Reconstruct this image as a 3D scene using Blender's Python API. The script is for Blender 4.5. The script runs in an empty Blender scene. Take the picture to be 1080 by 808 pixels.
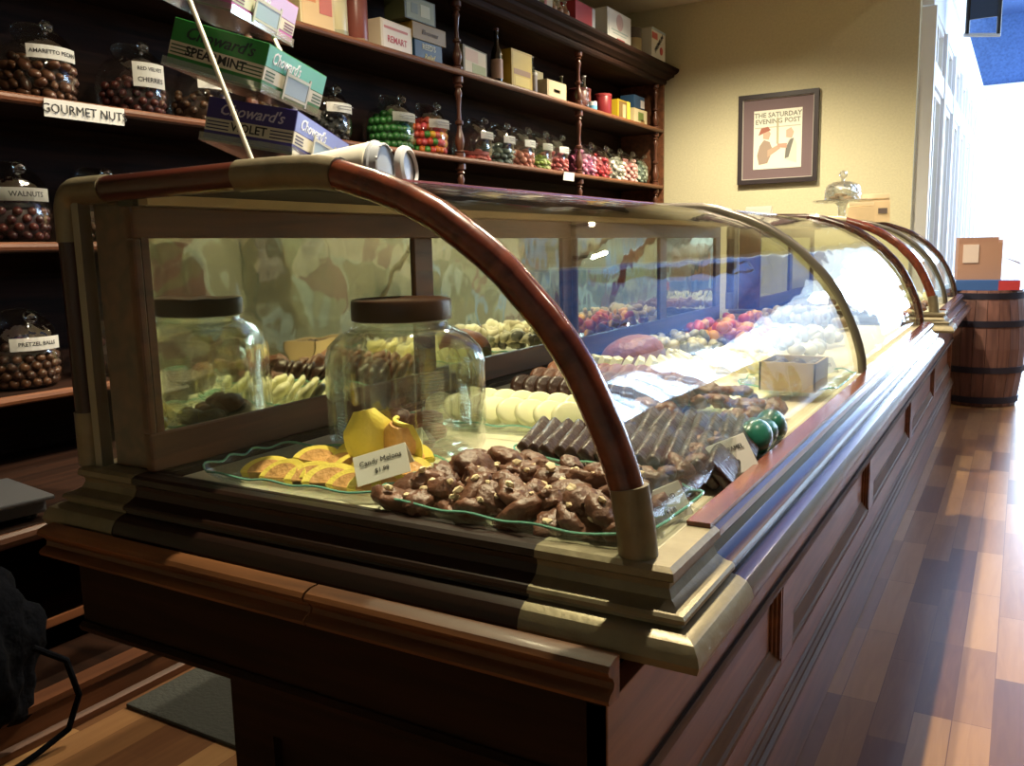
import bpy, bmesh, math, random
from mathutils import Vector, Matrix
rnd = random.Random(7)
PI = math.pi
C = bpy.context.scene.collection
E = 1.2                       # eye height: heights below are often written E + relative
V = Vector

# ------------------------------------------------------------------ materials
def newmat(name):
    m = bpy.data.materials.new(name); m.use_nodes = True
    nt = m.node_tree
    b = nt.nodes['Principled BSDF']
    return m, nt, b
def mat(name, col, rough=.5, metal=0., spec=.5, coat=0., emit=None, bump=0., bscale=40., vary=0., vscale=8., trans=0.):
    m, nt, b = newmat(name)
    b.inputs['Base Color'].default_value = (*col, 1)
    b.inputs['Roughness'].default_value = rough
    b.inputs['Metallic'].default_value = metal
    b.inputs['Specular IOR Level'].default_value = spec
    b.inputs['Coat Weight'].default_value = coat
    if coat: b.inputs['Coat Roughness'].default_value = .12
    if trans:
        b.inputs['Transmission Weight'].default_value = trans
    if emit:
        b.inputs['Emission Color'].default_value = (*emit[0], 1); b.inputs['Emission Strength'].default_value = emit[1]
    tc = nt.nodes.new('ShaderNodeTexCoord')
    if bump:
        n = nt.nodes.new('ShaderNodeTexNoise'); n.inputs['Scale'].default_value = bscale; n.inputs['Detail'].default_value = 3
        nt.links.new(tc.outputs['Object'], n.inputs['Vector'])
        bp = nt.nodes.new('ShaderNodeBump'); bp.inputs['Strength'].default_value = bump; bp.inputs['Distance'].default_value = .02
        nt.links.new(n.outputs['Fac'], bp.inputs['Height']); nt.links.new(bp.outputs['Normal'], b.inputs['Normal'])
    if vary:
        n = nt.nodes.new('ShaderNodeTexNoise'); n.inputs['Scale'].default_value = vscale; n.inputs['Detail'].default_value = 4
        nt.links.new(tc.outputs['Object'], n.inputs['Vector'])
        r = nt.nodes.new('ShaderNodeValToRGB')
        lo = [max(0, c*(1-vary)) for c in col]; hi = [min(1, c*(1+vary)) for c in col]
        r.color_ramp.elements[0].position = .32; r.color_ramp.elements[1].position = .68
        r.color_ramp.elements[0].color = (*lo, 1); r.color_ramp.elements[1].color = (*hi, 1)
        nt.links.new(n.outputs['Fac'], r.inputs['Fac']); nt.links.new(r.outputs['Color'], b.inputs['Base Color'])
    return m
def wood(name, c0, c1, rough=.35, axis='Y', scale=6., coat=.3, bump=.15):
    m, nt, b = newmat(name)
    tc = nt.nodes.new('ShaderNodeTexCoord'); mp = nt.nodes.new('ShaderNodeMapping')
    s = [14, 14, 14]; s['XYZ'.index(axis)] = .9
    mp.inputs['Scale'].default_value = s
    n = nt.nodes.new('ShaderNodeTexNoise'); n.inputs['Scale'].default_value = scale/3; n.inputs['Detail'].default_value = 6; n.inputs['Distortion'].default_value = .6
    r = nt.nodes.new('ShaderNodeValToRGB'); r.color_ramp.elements[0].position = .35; r.color_ramp.elements[1].position = .68
    r.color_ramp.elements[0].color = (*c0, 1); r.color_ramp.elements[1].color = (*c1, 1)
    nt.links.new(tc.outputs['Object'], mp.inputs['Vector']); nt.links.new(mp.outputs['Vector'], n.inputs['Vector'])
    nt.links.new(n.outputs['Fac'], r.inputs['Fac']); nt.links.new(r.outputs['Color'], b.inputs['Base Color'])
    b.inputs['Roughness'].default_value = rough; b.inputs['Coat Weight'].default_value = coat; b.inputs['Coat Roughness'].default_value = .15; b.inputs['Specular IOR Level'].default_value = .5 if coat else .15
    bp = nt.nodes.new('ShaderNodeBump'); bp.inputs['Strength'].default_value = bump; bp.inputs['Distance'].default_value = .004
    nt.links.new(n.outputs['Fac'], bp.inputs['Height']); nt.links.new(bp.outputs['Normal'], b.inputs['Normal'])
    return m
def glass(name, tint=(.97, .99, .97), base=.05, edge=.75, power=3.5, rough=.02, wav=0., wscale=6., gcol=(1, 1, 1)):
    m = bpy.data.materials.new(name); m.use_nodes = True; nt = m.node_tree; nt.nodes.clear()
    out = nt.nodes.new('ShaderNodeOutputMaterial'); mix = nt.nodes.new('ShaderNodeMixShader')
    tr = nt.nodes.new('ShaderNodeBsdfTransparent'); tr.inputs['Color'].default_value = (*tint, 1)
    gl = nt.nodes.new('ShaderNodeBsdfGlossy'); gl.inputs['Roughness'].default_value = rough; gl.inputs['Color'].default_value = (*gcol, 1)
    lw = nt.nodes.new('ShaderNodeLayerWeight'); lw.inputs['Blend'].default_value = .5
    p = nt.nodes.new('ShaderNodeMath'); p.operation = 'POWER'; p.inputs[1].default_value = power
    a = nt.nodes.new('ShaderNodeMath'); a.operation = 'MULTIPLY_ADD'; a.inputs[1].default_value = edge; a.inputs[2].default_value = base
    nt.links.new(lw.outputs['Facing'], p.inputs[0]); nt.links.new(p.outputs[0], a.inputs[0])
    nt.links.new(a.outputs[0], mix.inputs['Fac']); nt.links.new(tr.outputs[0], mix.inputs[1]); nt.links.new(gl.outputs[0], mix.inputs[2])
    nt.links.new(mix.outputs[0], out.inputs['Surface'])
    if wav:
        tc = nt.nodes.new('ShaderNodeTexCoord'); n = nt.nodes.new('ShaderNodeTexNoise'); n.inputs['Scale'].default_value = wscale; n.inputs['Detail'].default_value = 1.5
        nt.links.new(tc.outputs['Object'], n.inputs['Vector'])
        bp = nt.nodes.new('ShaderNodeBump'); bp.inputs['Strength'].default_value = wav; bp.inputs['Distance'].default_value = .02
        nt.links.new(n.outputs['Fac'], bp.inputs['Height']); nt.links.new(bp.outputs['Normal'], gl.inputs['Normal'])
    return m

M = {}
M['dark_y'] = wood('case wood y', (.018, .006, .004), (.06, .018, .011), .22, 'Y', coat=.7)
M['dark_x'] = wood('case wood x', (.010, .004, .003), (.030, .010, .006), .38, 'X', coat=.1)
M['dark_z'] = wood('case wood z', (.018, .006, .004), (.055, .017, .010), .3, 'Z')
M['red'] = wood('red mahogany', (.10, .022, .012), (.22, .05, .022), .22, 'Y', coat=.8)
M['red_x'] = wood('red mahogany x', (.045, .012, .008), (.12, .028, .016), .3, 'X', coat=.5)
M['ledge'] = wood('worn ledge wood', (.07, .024, .008), (.22, .08, .026), .5, 'X', coat=.05)
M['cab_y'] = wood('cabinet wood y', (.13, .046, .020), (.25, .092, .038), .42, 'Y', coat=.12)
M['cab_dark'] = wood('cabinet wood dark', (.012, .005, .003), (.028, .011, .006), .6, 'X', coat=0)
M['bead'] = wood('bead wood', (.09, .05, .03), (.16, .09, .05), .55, 'Y', coat=0)
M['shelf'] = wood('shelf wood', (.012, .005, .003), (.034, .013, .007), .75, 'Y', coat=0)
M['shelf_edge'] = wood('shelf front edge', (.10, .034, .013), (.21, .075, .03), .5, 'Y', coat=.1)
M['post'] = wood('turned post', (.07, .025, .014), (.16, .055, .03), .35, 'Z')
M['brass'] = mat('aged brass', (.26, .225, .145), .45, .55, vary=.12, vscale=30, bump=.05, bscale=90)
M['ribmetal'] = mat('dark bronze rib', (.13, .115, .095), .32, .6)
M['steel'] = mat('galvanised strip', (.36, .34, .27), .45, .7, vary=.1)
M['frame'] = wood('mirror frame', (.06, .018, .007), (.16, .05, .018), .4, 'Y', coat=.05)
M['deck'] = mat('parchment paper', (.62, .56, .42), .55, bump=.25, bscale=14, vary=.12, vscale=5)
M['plaster'] = mat('beige plaster', (.60, .565, .375), .85, bump=.15, bscale=120, vary=.05, vscale=60)
M['ceil'] = mat('cream ceiling', (.75, .70, .55), .9)
M['blue'] = mat('blue painted ceiling', (.06, .13, .33), .8, vary=.2, vscale=30)
M['white'] = mat('white paint', (.85, .87, .88), .5)
M['wallwhite'] = mat('white wall', (.82, .86, .86), .8)
M['glass'] = glass('case curved glass', (.97, .985, .955), .025, .50, 4.0, .012, wav=.14, wscale=3.5)
M['eglass'] = glass('case end glass', (.975, .985, .955), .025, .9, 5, .01, wav=.05, wscale=3)
M['jarglass'] = glass('jar glass', (.965, .985, .96), .09, .85, 2.2, .02, wav=.25, wscale=14)
M['candyjar'] = glass('candy jar glass', (.97, .98, .97), .025, .8, 3.5, .04, wav=.1, wscale=10)
M['lidglass'] = glass('jar lid glass', (.80, .83, .81), .15, .8, 2.6, .03, wav=.6, wscale=18)
M['trayglass'] = glass('scalloped tray glass', (.95, .985, .965), .05, .7, 3, .05, wav=.3, wscale=30)
M['rimglass'] = mat('green glass rim', (.16, .42, .32), .12, spec=.9, coat=.6)
M['winglass'] = glass('window glass', (.97, .98, 1), .06, .8, 3)
M['acrylic'] = glass('clear acrylic', (.80, .83, .76), .15, .6, 1.6, .1)
M['paper'] = mat('white card', (.80, .79, .72), .6)
M['ink'] = mat('black ink', (.02, .02, .02), .6)
M['choc'] = mat('milk chocolate', (.125, .048, .026), .46, bump=.35, bscale=60, vary=.3, vscale=20)
M['dchoc'] = mat('dark chocolate', (.036, .015, .010), .3, bump=.3, bscale=60, vary=.25, vscale=20)
M['mchoc'] = mat('cocoa chocolate', (.23, .085, .042), .45, bump=.3, bscale=70, vary=.2, vscale=25)
M['wchoc'] = mat('white chocolate', (.70, .68, .43), .4, bump=.08, bscale=40)
M['nut'] = mat('nut piece', (.75, .60, .38), .6, vary=.2)
M['yellow'] = mat('yellow rind', (.80, .66, .12), .4, bump=.2, bscale=50)
M['orange'] = mat('orange flesh', (.66, .36, .13), .35, bump=.3, bscale=60, vary=.2, vscale=30)
M['rod'] = mat('cream rod', (.78, .74, .60), .4)
M['black'] = mat('black metal', (.012, .011, .010), .35)
M['brownlid'] = mat('brown metal lid', (.05, .022, .012), .3, .3)
M['label'] = mat('white label', (.78, .78, .74), .5)
M['cloth'] = mat('navy cloth', (.004, .005, .009), .95, spec=.1, bump=.8, bscale=18, vary=.3)
M['mat'] = mat('grey rubber mat', (.055, .06, .055), .9, bump=.3, bscale=80)
M['scale'] = mat('brushed scale metal', (.30, .32, .36), .35, .6)
M['cup'] = mat('cream paper cup', (.78, .75, .63), .5)
M['silver'] = mat('silver plastic', (.34, .37, .41), .45)
M['barrel'] = wood('barrel staves', (.12, .055, .05), (.24, .11, .09), .55, 'Z')
M['hoop'] = mat('barrel hoop', (.04, .04, .07), .5, .6)
M['kraft'] = mat('kraft paper', (.58, .44, .26), .7, vary=.08)
M['crystal'] = glass('crystal glass', (.93, .96, .97), .18, .75, 1.3, .05, wav=.8, wscale=40)
M['mirror'] = None
def mk_mirror():
    m, nt, b = newmat('antique mirror')
    b.inputs['Base Color'].default_value = (.62, .63, .50, 1); b.inputs['Metallic'].default_value = 1; b.inputs['Roughness'].default_value = .03
    tc = nt.nodes.new('ShaderNodeTexCoord'); n = nt.nodes.new('ShaderNodeTexNoise'); n.inputs['Scale'].default_value = 5; n.inputs['Detail'].default_value = 2
    bp = nt.nodes.new('ShaderNodeBump'); bp.inputs['Strength'].default_value = .12; bp.inputs['Distance'].default_value = .02
    nt.links.new(tc.outputs['Object'], n.inputs['Vector']); nt.links.new(n.outputs['Fac'], bp.inputs['Height']); nt.links.new(bp.outputs['Normal'], b.inputs['Normal'])
    return m
M['mirror'] = mk_mirror()
def mk_floor():
    m, nt, b = newmat('parquet floor')
    tc = nt.nodes.new('ShaderNodeTexCoord'); sp = nt.nodes.new('ShaderNodeSeparateXYZ'); cb = nt.nodes.new('ShaderNodeCombineXYZ')
    nt.links.new(tc.outputs['Object'], sp.inputs[0]); nt.links.new(sp.outputs['Y'], cb.inputs['X']); nt.links.new(sp.outputs['X'], cb.inputs['Y'])
    br = nt.nodes.new('ShaderNodeTexBrick'); br.offset = .37; br.offset_frequency = 3; br.squash = 1
    br.inputs['Color1'].default_value = (0, 0, 0, 1); br.inputs['Color2'].default_value = (1, 1, 1, 1); br.inputs['Mortar'].default_value = (.1, .1, .1, 1)
    br.inputs['Scale'].default_value = 1; br.inputs['Mortar Size'].default_value = .0012; br.inputs['Brick Width'].default_value = .46; br.inputs['Row Height'].default_value = .088
    br.inputs['Bias'].default_value = 0
    nt.links.new(cb.outputs[0], br.inputs['Vector'])
    r = nt.nodes.new('ShaderNodeValToRGB'); cr = r.color_ramp
    cr.elements[0].color = (.10, .042, .022, 1); cr.elements[1].color = (.50, .30, .135, 1)
    for p, c in ((.28, (.17, .075, .035)), (.5, (.28, .14, .06)), (.72, (.40, .215, .09))):
        e = cr.elements.new(p); e.color = (*c, 1)
    mp = nt.nodes.new('ShaderNodeMapping'); mp.inputs['Scale'].default_value = (1.6, 14, 1)
    n = nt.nodes.new('ShaderNodeTexNoise'); n.inputs['Scale'].default_value = 2.2; n.inputs['Detail'].default_value = 6; n.inputs['Distortion'].default_value = 1.2
    nt.links.new(cb.outputs[0], mp.inputs['Vector']); nt.links.new(mp.outputs['Vector'], n.inputs['Vector'])
    mx = nt.nodes.new('ShaderNodeMix'); mx.data_type = 'RGBA'; mx.inputs[0].default_value = .30
    nt.links.new(br.outputs['Color'], mx.inputs[6]); nt.links.new(n.outputs['Fac'], mx.inputs[7])
    nt.links.new(mx.outputs[2], r.inputs['Fac']); nt.links.new(r.outputs['Color'], b.inputs['Base Color'])
    b.inputs['Roughness'].default_value = .33; b.inputs['Coat Weight'].default_value = .25; b.inputs['Coat Roughness'].default_value = .22
    return m
M['floor'] = mk_floor()
def mk_stone():
    m, nt, b = newmat('mottled stone mural')
    tc = nt.nodes.new('ShaderNodeTexCoord')
    n0 = nt.nodes.new('ShaderNodeTexNoise'); n0.inputs['Scale'].default_value = 2.2; n0.inputs['Detail'].default_value = 3
    ad = nt.nodes.new('ShaderNodeMixRGB'); ad.blend_type = 'ADD'; ad.inputs[0].default_value = .6
    nt.links.new(tc.outputs['Object'], n0.inputs['Vector']); nt.links.new(tc.outputs['Object'], ad.inputs[1]); nt.links.new(n0.outputs['Color'], ad.inputs[2])
    v = nt.nodes.new('ShaderNodeTexVoronoi'); v.inputs['Scale'].default_value = 3.2; v.distance = 'CHEBYCHEV'
    nt.links.new(ad.outputs[0], v.inputs['Vector'])
    sp = nt.nodes.new('ShaderNodeSeparateColor'); nt.links.new(v.outputs['Color'], sp.inputs[0])
    r = nt.nodes.new('ShaderNodeValToRGB'); r.color_ramp.interpolation = 'CONSTANT'
    cr = r.color_ramp; cr.elements[0].color = (.20, .18, .08, 1); cr.elements[1].color = (.09, .06, .03, 1)
    for p, c in ((.2, (.26, .25, .14)), (.38, (.20, .10, .06)), (.5, (.34, .37, .28)), (.62, (.14, .15, .07)), (.74, (.40, .34, .22)), (.86, (.20, .30, .40))):
        e = cr.elements.new(p); e.color = (*c, 1)
    nt.links.new(sp.outputs[0], r.inputs['Fac'])
    n2 = nt.nodes.new('ShaderNodeTexNoise'); n2.inputs['Scale'].default_value = 9; n2.inputs['Detail'].default_value = 5
    nt.links.new(tc.outputs['Object'], n2.inputs['Vector'])
    mx = nt.nodes.new('ShaderNodeMixRGB'); mx.blend_type = 'OVERLAY'; mx.inputs[0].default_value = .6
    nt.links.new(r.outputs['Color'], mx.inputs[1]); nt.links.new(n2.outputs['Fac'], mx.inputs[2])
    nt.links.new(mx.outputs[0], b.inputs['Base Color']); b.inputs['Roughness'].default_value = .9
    return m
M['stone'] = mk_stone()
_cc = {}
def colmat(col, rough=.4, **k):
    key = (tuple(round(c, 3) for c in col), rough, tuple(sorted(k.items())))
    if key not in _cc: _cc[key] = mat('paint %d' % len(_cc), col, rough, **k)
    return _cc[key]

# ------------------------------------------------------------------ mesh helpers
def add_box(bm, x0, x1, y0, y1, z0, z1, T=None):
    vs = [bm.verts.new(V((x, y, z))) for x in (x0, x1) for y in (y0, y1) for z in (z0, z1)]
    f = [(0, 1, 3, 2), (4, 6, 7, 5), (0, 4, 5, 1), (2, 3, 7, 6), (0, 2, 6, 4), (1, 5, 7, 3)]
    for q in f: bm.faces.new([vs[i] for i in q])
    if T is not None: bmesh.ops.transform(bm, matrix=T, verts=vs)
    return vs
def box(x0, x1, y0, y1, z0, z1, bev=0, T=None, seg=2):
    bm = bmesh.new(); add_box(bm, x0, x1, y0, y1, z0, z1)
    if bev: bmesh.ops.bevel(bm, geom=bm.edges[:], offset=bev, segments=seg, profile=.6, affect='EDGES')
    if T is not None: bm.transform(T)
    return bm
def add_lathe(bm, prof, seg=24, T=None, sx=1, sy=1, n=2.0, cap=True):
    rings = []
    for r, z in prof:
        ring = []
        for k in range(seg):
            a = 2*PI*k/seg; c, s = math.cos(a), math.sin(a)
            if n != 2.0:
                q = (abs(c)**n + abs(s)**n)**(-1/n)
            else: q = 1
            ring.append(bm.verts.new(V((r*q*c*sx, r*q*s*sy, z))))
        rings.append(ring)
    for a, b in zip(rings, rings[1:]):
        for k in range(seg):
            bm.faces.new((a[k], a[(k+1) % seg], b[(k+1) % seg], b[k]))
    if cap:
        if prof[0][0] > 1e-5: bm.faces.new(list(reversed(rings[0])))
        if prof[-1][0] > 1e-5: bm.faces.new(rings[-1])
    vs = [v for r in rings for v in r]
    if T is not None: bmesh.ops.transform(bm, matrix=T, verts=vs)
    return vs
def lathe(prof, seg=24, **k):
    bm = bmesh.new(); add_lathe(bm, prof, seg, **k); return bm
def add_tube(bm, pts, r, seg=10, closed=False, cap=True, rb=None):
    pts = [V(p) for p in pts]; N = len(pts); rings = []
    up0 = None
    for i, p in enumerate(pts):
        if closed: t = pts[(i+1) % N] - pts[i-1]
        else: t = pts[min(i+1, N-1)] - pts[max(i-1, 0)]
        t.normalize()
        if up0 is None:
            up0 = V((0, 0, 1)) if abs(t.z) < .9 else V((0, 1, 0))
        a = t.cross(up0)
        if a.length < 1e-4: a = t.orthogonal()
        a.normalize(); b = a.cross(t); up0 = b
        rr = r[i] if isinstance(r, (list, tuple)) else r
        r2 = rb if rb else rr
        rings.append([bm.verts.new(p + a*math.cos(2*PI*k/seg)*rr + b*math.sin(2*PI*k/seg)*r2) for k in range(seg)])
    M2 = N if closed else N-1
    for i in range(M2):
        a, b = rings[i], rings[(i+1) % N]
        for k in range(seg): bm.faces.new((a[k], b[k], b[(k+1) % seg], a[(k+1) % seg]))
    if cap and not closed:
        bm.faces.new(rings[0]); bm.faces.new(list(reversed(rings[-1])))
def tube(pts, r, seg=10, **k):
    bm = bmesh.new(); add_tube(bm, pts, r, seg, **k); return bm
def sweep(prof, path, closedprof=True):
    """prof [(d,z)], path [(x,y,dx,dy)]: position = (x,y)+d*(dx,dy)"""
    bm = bmesh.new(); rings = []
    for x, y, dx, dy in path:
        rings.append([bm.verts.new(V((x+d*dx, y+d*dy, z))) for d, z in prof])
    n = len(prof)
    for a, b in zip(rings, rings[1:]):
        for k in range(n if closedprof else n-1):
            bm.faces.new((a[k], a[(k+1) % n], b[(k+1) % n], b[k]))
    if closedprof:
        bm.faces.new(rings[0]); bm.faces.new(list(reversed(rings[-1])))
    return bm
def add_frame(bm, x0, x1, z0, z1, y0, y1, w, wt=None, wb=None, w2=None):
    wt = w if wt is None else wt; wb = w if wb is None else wb; w2 = w if w2 is None else w2
    add_box(bm, x0, x0+w, y0, y1, z0+wb, z1-wt); add_box(bm, x1-w2, x1, y0, y1, z0+wb, z1-wt)
    add_box(bm, x0, x1, y0, y1, z0, z0+wb); add_box(bm, x0, x1, y0, y1, z1-wt, z1)
def prism_y(pts, y0, y1):
    bm = bmesh.new(); a = [bm.verts.new(V((x, y0, z))) for x, z in pts]; b = [bm.verts.new(V((x, y1, z))) for x, z in pts]
    bm.faces.new(a); bm.faces.new(list(reversed(b)))
    for k in range(len(pts)): bm.faces.new((a[k], b[k], b[(k+1) % len(pts)], a[(k+1) % len(pts)]))
    return bm
def me_from(bm, name, m, smooth=False, sharp=35):
    bmesh.ops.recalc_face_normals(bm, faces=bm.faces[:])
    me = bpy.data.meshes.new(name); bm.to_mesh(me); bm.free()
    if isinstance(m, (list, tuple)):
        for q in m: me.materials.append(q)
    else: me.materials.append(m)
    if smooth:
        for p in me.polygons: p.use_smooth = True
        try: me.set_sharp_from_angle(angle=math.radians(sharp))
        except Exception: pass
    return me
def obj(name, bm, m, parent=None, smooth=False, sharp=35, world=True, label=None):
    me = me_from(bm, name, m, smooth, sharp) if isinstance(bm, bmesh.types.BMesh) else bm
    o = bpy.data.objects.new(name, me); C.objects.link(o)
    if parent is not None:
        o.parent = parent
        if world: 
            r = parent
            off = V((0, 0, 0))
            while r is not None: off += V(r.location); r = r.parent
            o.location = -off
    if label: o['label'] = label
    return o
def thing(name, label, cat, loc=(0, 0, 0), rotz=0, group=None):
    o = bpy.data.objects.new(name, None); C.objects.link(o); o.empty_display_size = .05
    o.location = loc; o.rotation_euler = (0, 0, rotz); o['label'] = label; o['category'] = cat
    if group: o['group'] = group
    return o
def tag(o, label, cat, group=None, kind=None):
    o['label'] = label; o['category'] = cat
    if group: o['group'] = group
    if kind: o['kind'] = kind
    return o
def struct(name, bm, m, smooth=False):
    o = obj(name, bm, m, None, smooth); o['kind'] = 'structure'; return o
def dup(root, loc=None, rot=None, label=None, group=None, scale=None):
    r = root.copy(); C.objects.link(r)
    if loc is not None: r.location = loc
    if rot is not None: r.rotation_euler = rot
    if scale is not None: r.scale = (scale,)*3 if not isinstance(scale, tuple) else scale
    if label: r['label'] = label
    if group: r['group'] = group
    for ch in list(root.children):
        c = ch.copy(); C.objects.link(c); c.parent = r
        for g in ch.children:
            d = g.copy(); C.objects.link(d); d.parent = c
    return r
def text_bm(s, size, origin, u, v, shear=0, align='CENTER', ext=.0004, bold=0):
    """letters lying in the plane spanned by u (reading direction) and v (up)"""
    cu = bpy.data.curves.new('t', 'FONT'); cu.body = s; cu.size = size; cu.align_x = align; cu.align_y = 'CENTER'; cu.shear = shear
    cu.extrude = ext; cu.resolution_u = 2; cu.offset = bold
    o = bpy.data.objects.new('t', cu); C.objects.link(o)
    bpy.context.view_layer.update()
    dg = bpy.context.evaluated_depsgraph_get()
    me = bpy.data.meshes.new_from_object(o.evaluated_get(dg))
    bpy.data.objects.remove(o); bpy.data.curves.remove(cu)
    bm = bmesh.new(); bm.from_mesh(me); bpy.data.meshes.remove(me)
    u = V(u).normalized(); v = V(v); v = (v - u*v.dot(u)).normalized(); n = u.cross(v)
    T = Matrix((( u.x, v.x, n.x, origin[0]), (u.y, v.y, n.y, origin[1]), (u.z, v.z, n.z, origin[2]), (0, 0, 0, 1)))
    bm.transform(T)
    return bm
def lump(seed, r=.02, sub=2, amp=.35, sc=(1, 1, .7)):
    g = random.Random(seed); bm = bmesh.new(); bmesh.ops.create_icosphere(bm, subdivisions=sub, radius=1)
    ds = [(V((g.gauss(0, 1), g.gauss(0, 1), g.gauss(0, 1))).normalized(), g.uniform(-amp, amp)) for _ in range(9)]
    for v in bm.verts:
        n = v.co.normalized(); k = 1
        for d, a in ds:
            q = n.dot(d)
            if q > .35: k += a*((q-.35)/.65)
        v.co = V((n.x*sc[0], n.y*sc[1], n.z*sc[2]))*k*r
    return bm
def rm(ax, ang): return Matrix.Rotation(ang, 4, ax)
def tr(x, y, z): return Matrix.Translation((x, y, z))

# ------------------------------------------------------------------ camera
f = 913.56; p_, y_, r_ = .15346235, .5320866, .02251516
cy, sy, cp, sp = math.cos(y_), math.sin(y_), math.cos(p_), math.sin(p_)
fwd = V((-sy*cp, cy*cp, -sp)); right = V((cy, sy, 0)); down = fwd.cross(right)
cr, sr = math.cos(r_), math.sin(r_)
Rr = right*cr + down*sr; Dn = -right*sr + down*cr
cam = bpy.data.cameras.new('camera'); cam.sensor_fit = 'HORIZONTAL'; cam.sensor_width = 36; cam.lens = f/1080*36; cam.clip_start = .05; cam.clip_end = 200
co = bpy.data.objects.new('camera', cam); C.objects.link(co)
U = -Dn; Bk = -fwd
co.matrix_world = Matrix(((Rr.x, U.x, Bk.x, 0), (Rr.y, U.y, Bk.y, 0), (Rr.z, U.z, Bk.z, E), (0, 0, 0, 1)))
bpy.context.scene.camera = co

# ------------------------------------------------------------------ room
YW = 7.3; CW = -.756; CH = E+1.975; HC = 4.6
struct('floor', box(-3.4, 3.6, -2.6, 16.2, -.06, 0), M['floor'])
struct('wall_back', box(-3.4, CW, YW, YW+.12, 0, HC), M['plaster'])
struct('wall_left', box(-3.4, -3.22, -2.6, YW, 0, HC), M['plaster'])
struct('wall_front', box(-3.4, 3.6, -2.75, -2.6, 0, HC), M['plaster'])
struct('ceiling', box(-3.22, CW, -2.6, YW, CH, CH+.1), M['ceil'])
struct('trim_1', box(CW+.002, CW+.06, -2.6, YW+.12, CH-.0, HC-.001), M['ceil'])
cm = bmesh.new(); add_box(cm, -3.22, CW, YW-.012, YW, CH-.022, CH)
struct('trim_2', cm, M['plaster'])
struct('ceiling_high', box(CW, 3.6, -2.6, 16.2, HC, HC+.1), M['blue'])
# far wall, white to a moulding and blue above
fwb = bmesh.new(); add_frame(fwb, -2.6, 3.6, 0, E+2.27, 16, 16.2, 2.1, .25, .35, 2.0)
struct('wall_far', fwb, M['wallwhite'])
fwb = bmesh.new(); add_frame(fwb, -.5, 1.6, .35, E+2.02, 16.05, 16.12, .06)
for x in (.2, .9): add_box(fwb, x-.03, x+.03, 16.06, 16.11, .42, E+1.95)
fr = struct('window_13', fwb, M['white']); obj('pane', box(-.44, 1.54, 16.08, 16.09, .41, E+1.96), M['winglass'], fr)
struct('wall_far_upper', box(-2.6, 3.6, 16.02, 16.2, E+2.27, HC), M['blue'])
struct('trim_3', box(-2.6, 3.6, 15.9, 16.0, E+2.16, E+2.36, .02), M['white'])
# window wall running away from the corner
WH = E+2.22
wb = bmesh.new()
x0, x1 = CW, CW+.10
add_box(wb, x0-.06, x1, YW+.12, 16, WH-.14, WH)
add_box(wb, x0-.02, x1-.02, YW+.125, 16, WH-.5, WH-.141)
add_box(wb, x0+.01, x1-.02, YW+.13, 15.99, 0, .75)
add_box(wb, x0+.01, x1-.01, YW+.13, 15.99, E+1.18, E+1.34)
for i, y in enumerate([YW+.12+k*1.06 for k in range(9)]):
    add_box(wb, x0, x1, y+.001, y+.10, 0, WH-.51)
struct('wall_window_side', wb, M['white'])
for i in range(8):
    y0 = YW+.22+i*1.06; y1 = y0+.96
    w = bmesh.new()
    for (a, b) in ((.75, E+1.18), (E+1.34, WH-.5)):
        add_box(w, x0+.03, x0+.07, y0, y0+.045, a+.05, b-.05); add_box(w, x0+.03, x0+.07, y1-.045, y1, a+.05, b-.05)
        add_box(w, x0+.03, x0+.07, (y0+y1)/2-.02, (y0+y1)/2+.02, a+.05, b-.05)
        add_box(w, x0+.03, x0+.07, y0, y1, a+.001, a+.05); add_box(w, x0+.03, x0+.07, y0, y1, b-.05, b-.001)
    fr = struct('window_%d' % (i+1), w, M['white'])
    g = bmesh.new(); add_box(g, x0+.045, x0+.052, y0, y1, .75, E+1.18); add_box(g, x0+.045, x0+.052, y0, y1, E+1.34, WH-.5)
    obj('pane', g, M['winglass'], fr)
# right wall: mottled stone near, unseen high windows further on, put in for daylight clear of the mirrors
rw = bmesh.new(); add_box(rw, 3.4, 3.6, -2.6, 8.85, 0, HC); add_box(rw, 3.4, 3.6, 8.85, 16.2, 0, 2.35)
struct('wall_right', rw, M['stone'])
rw = bmesh.new()
add_box(rw, 3.4, 3.6, 8.85, 16.2, 3.95, HC)
for k in range(3, 8): add_box(rw, 3.4, 3.6, 3.6+k*1.75, 3.85+k*1.75, 2.35, 3.95)
struct('wall_right_upper', rw, M['white'])
for k in range(3, 7):
    y0 = 3.85+k*1.75; y1 = y0+1.5
    w = bmesh.new()
    for y in (y0, (y0+y1)/2-.025, y1-.05): add_box(w, 3.45, 3.52, y, y+.05, 2.40, 3.90)
    for zz in (2.35, 3.90): add_box(w, 3.45, 3.52, y0, y1, zz, zz+.05)
    fr = struct('window_%d' % (k+6), w, M['white'])
    obj('pane', box(3.47, 3.48, y0, y1, 2.35, 3.95), M['winglass'], fr)

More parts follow.
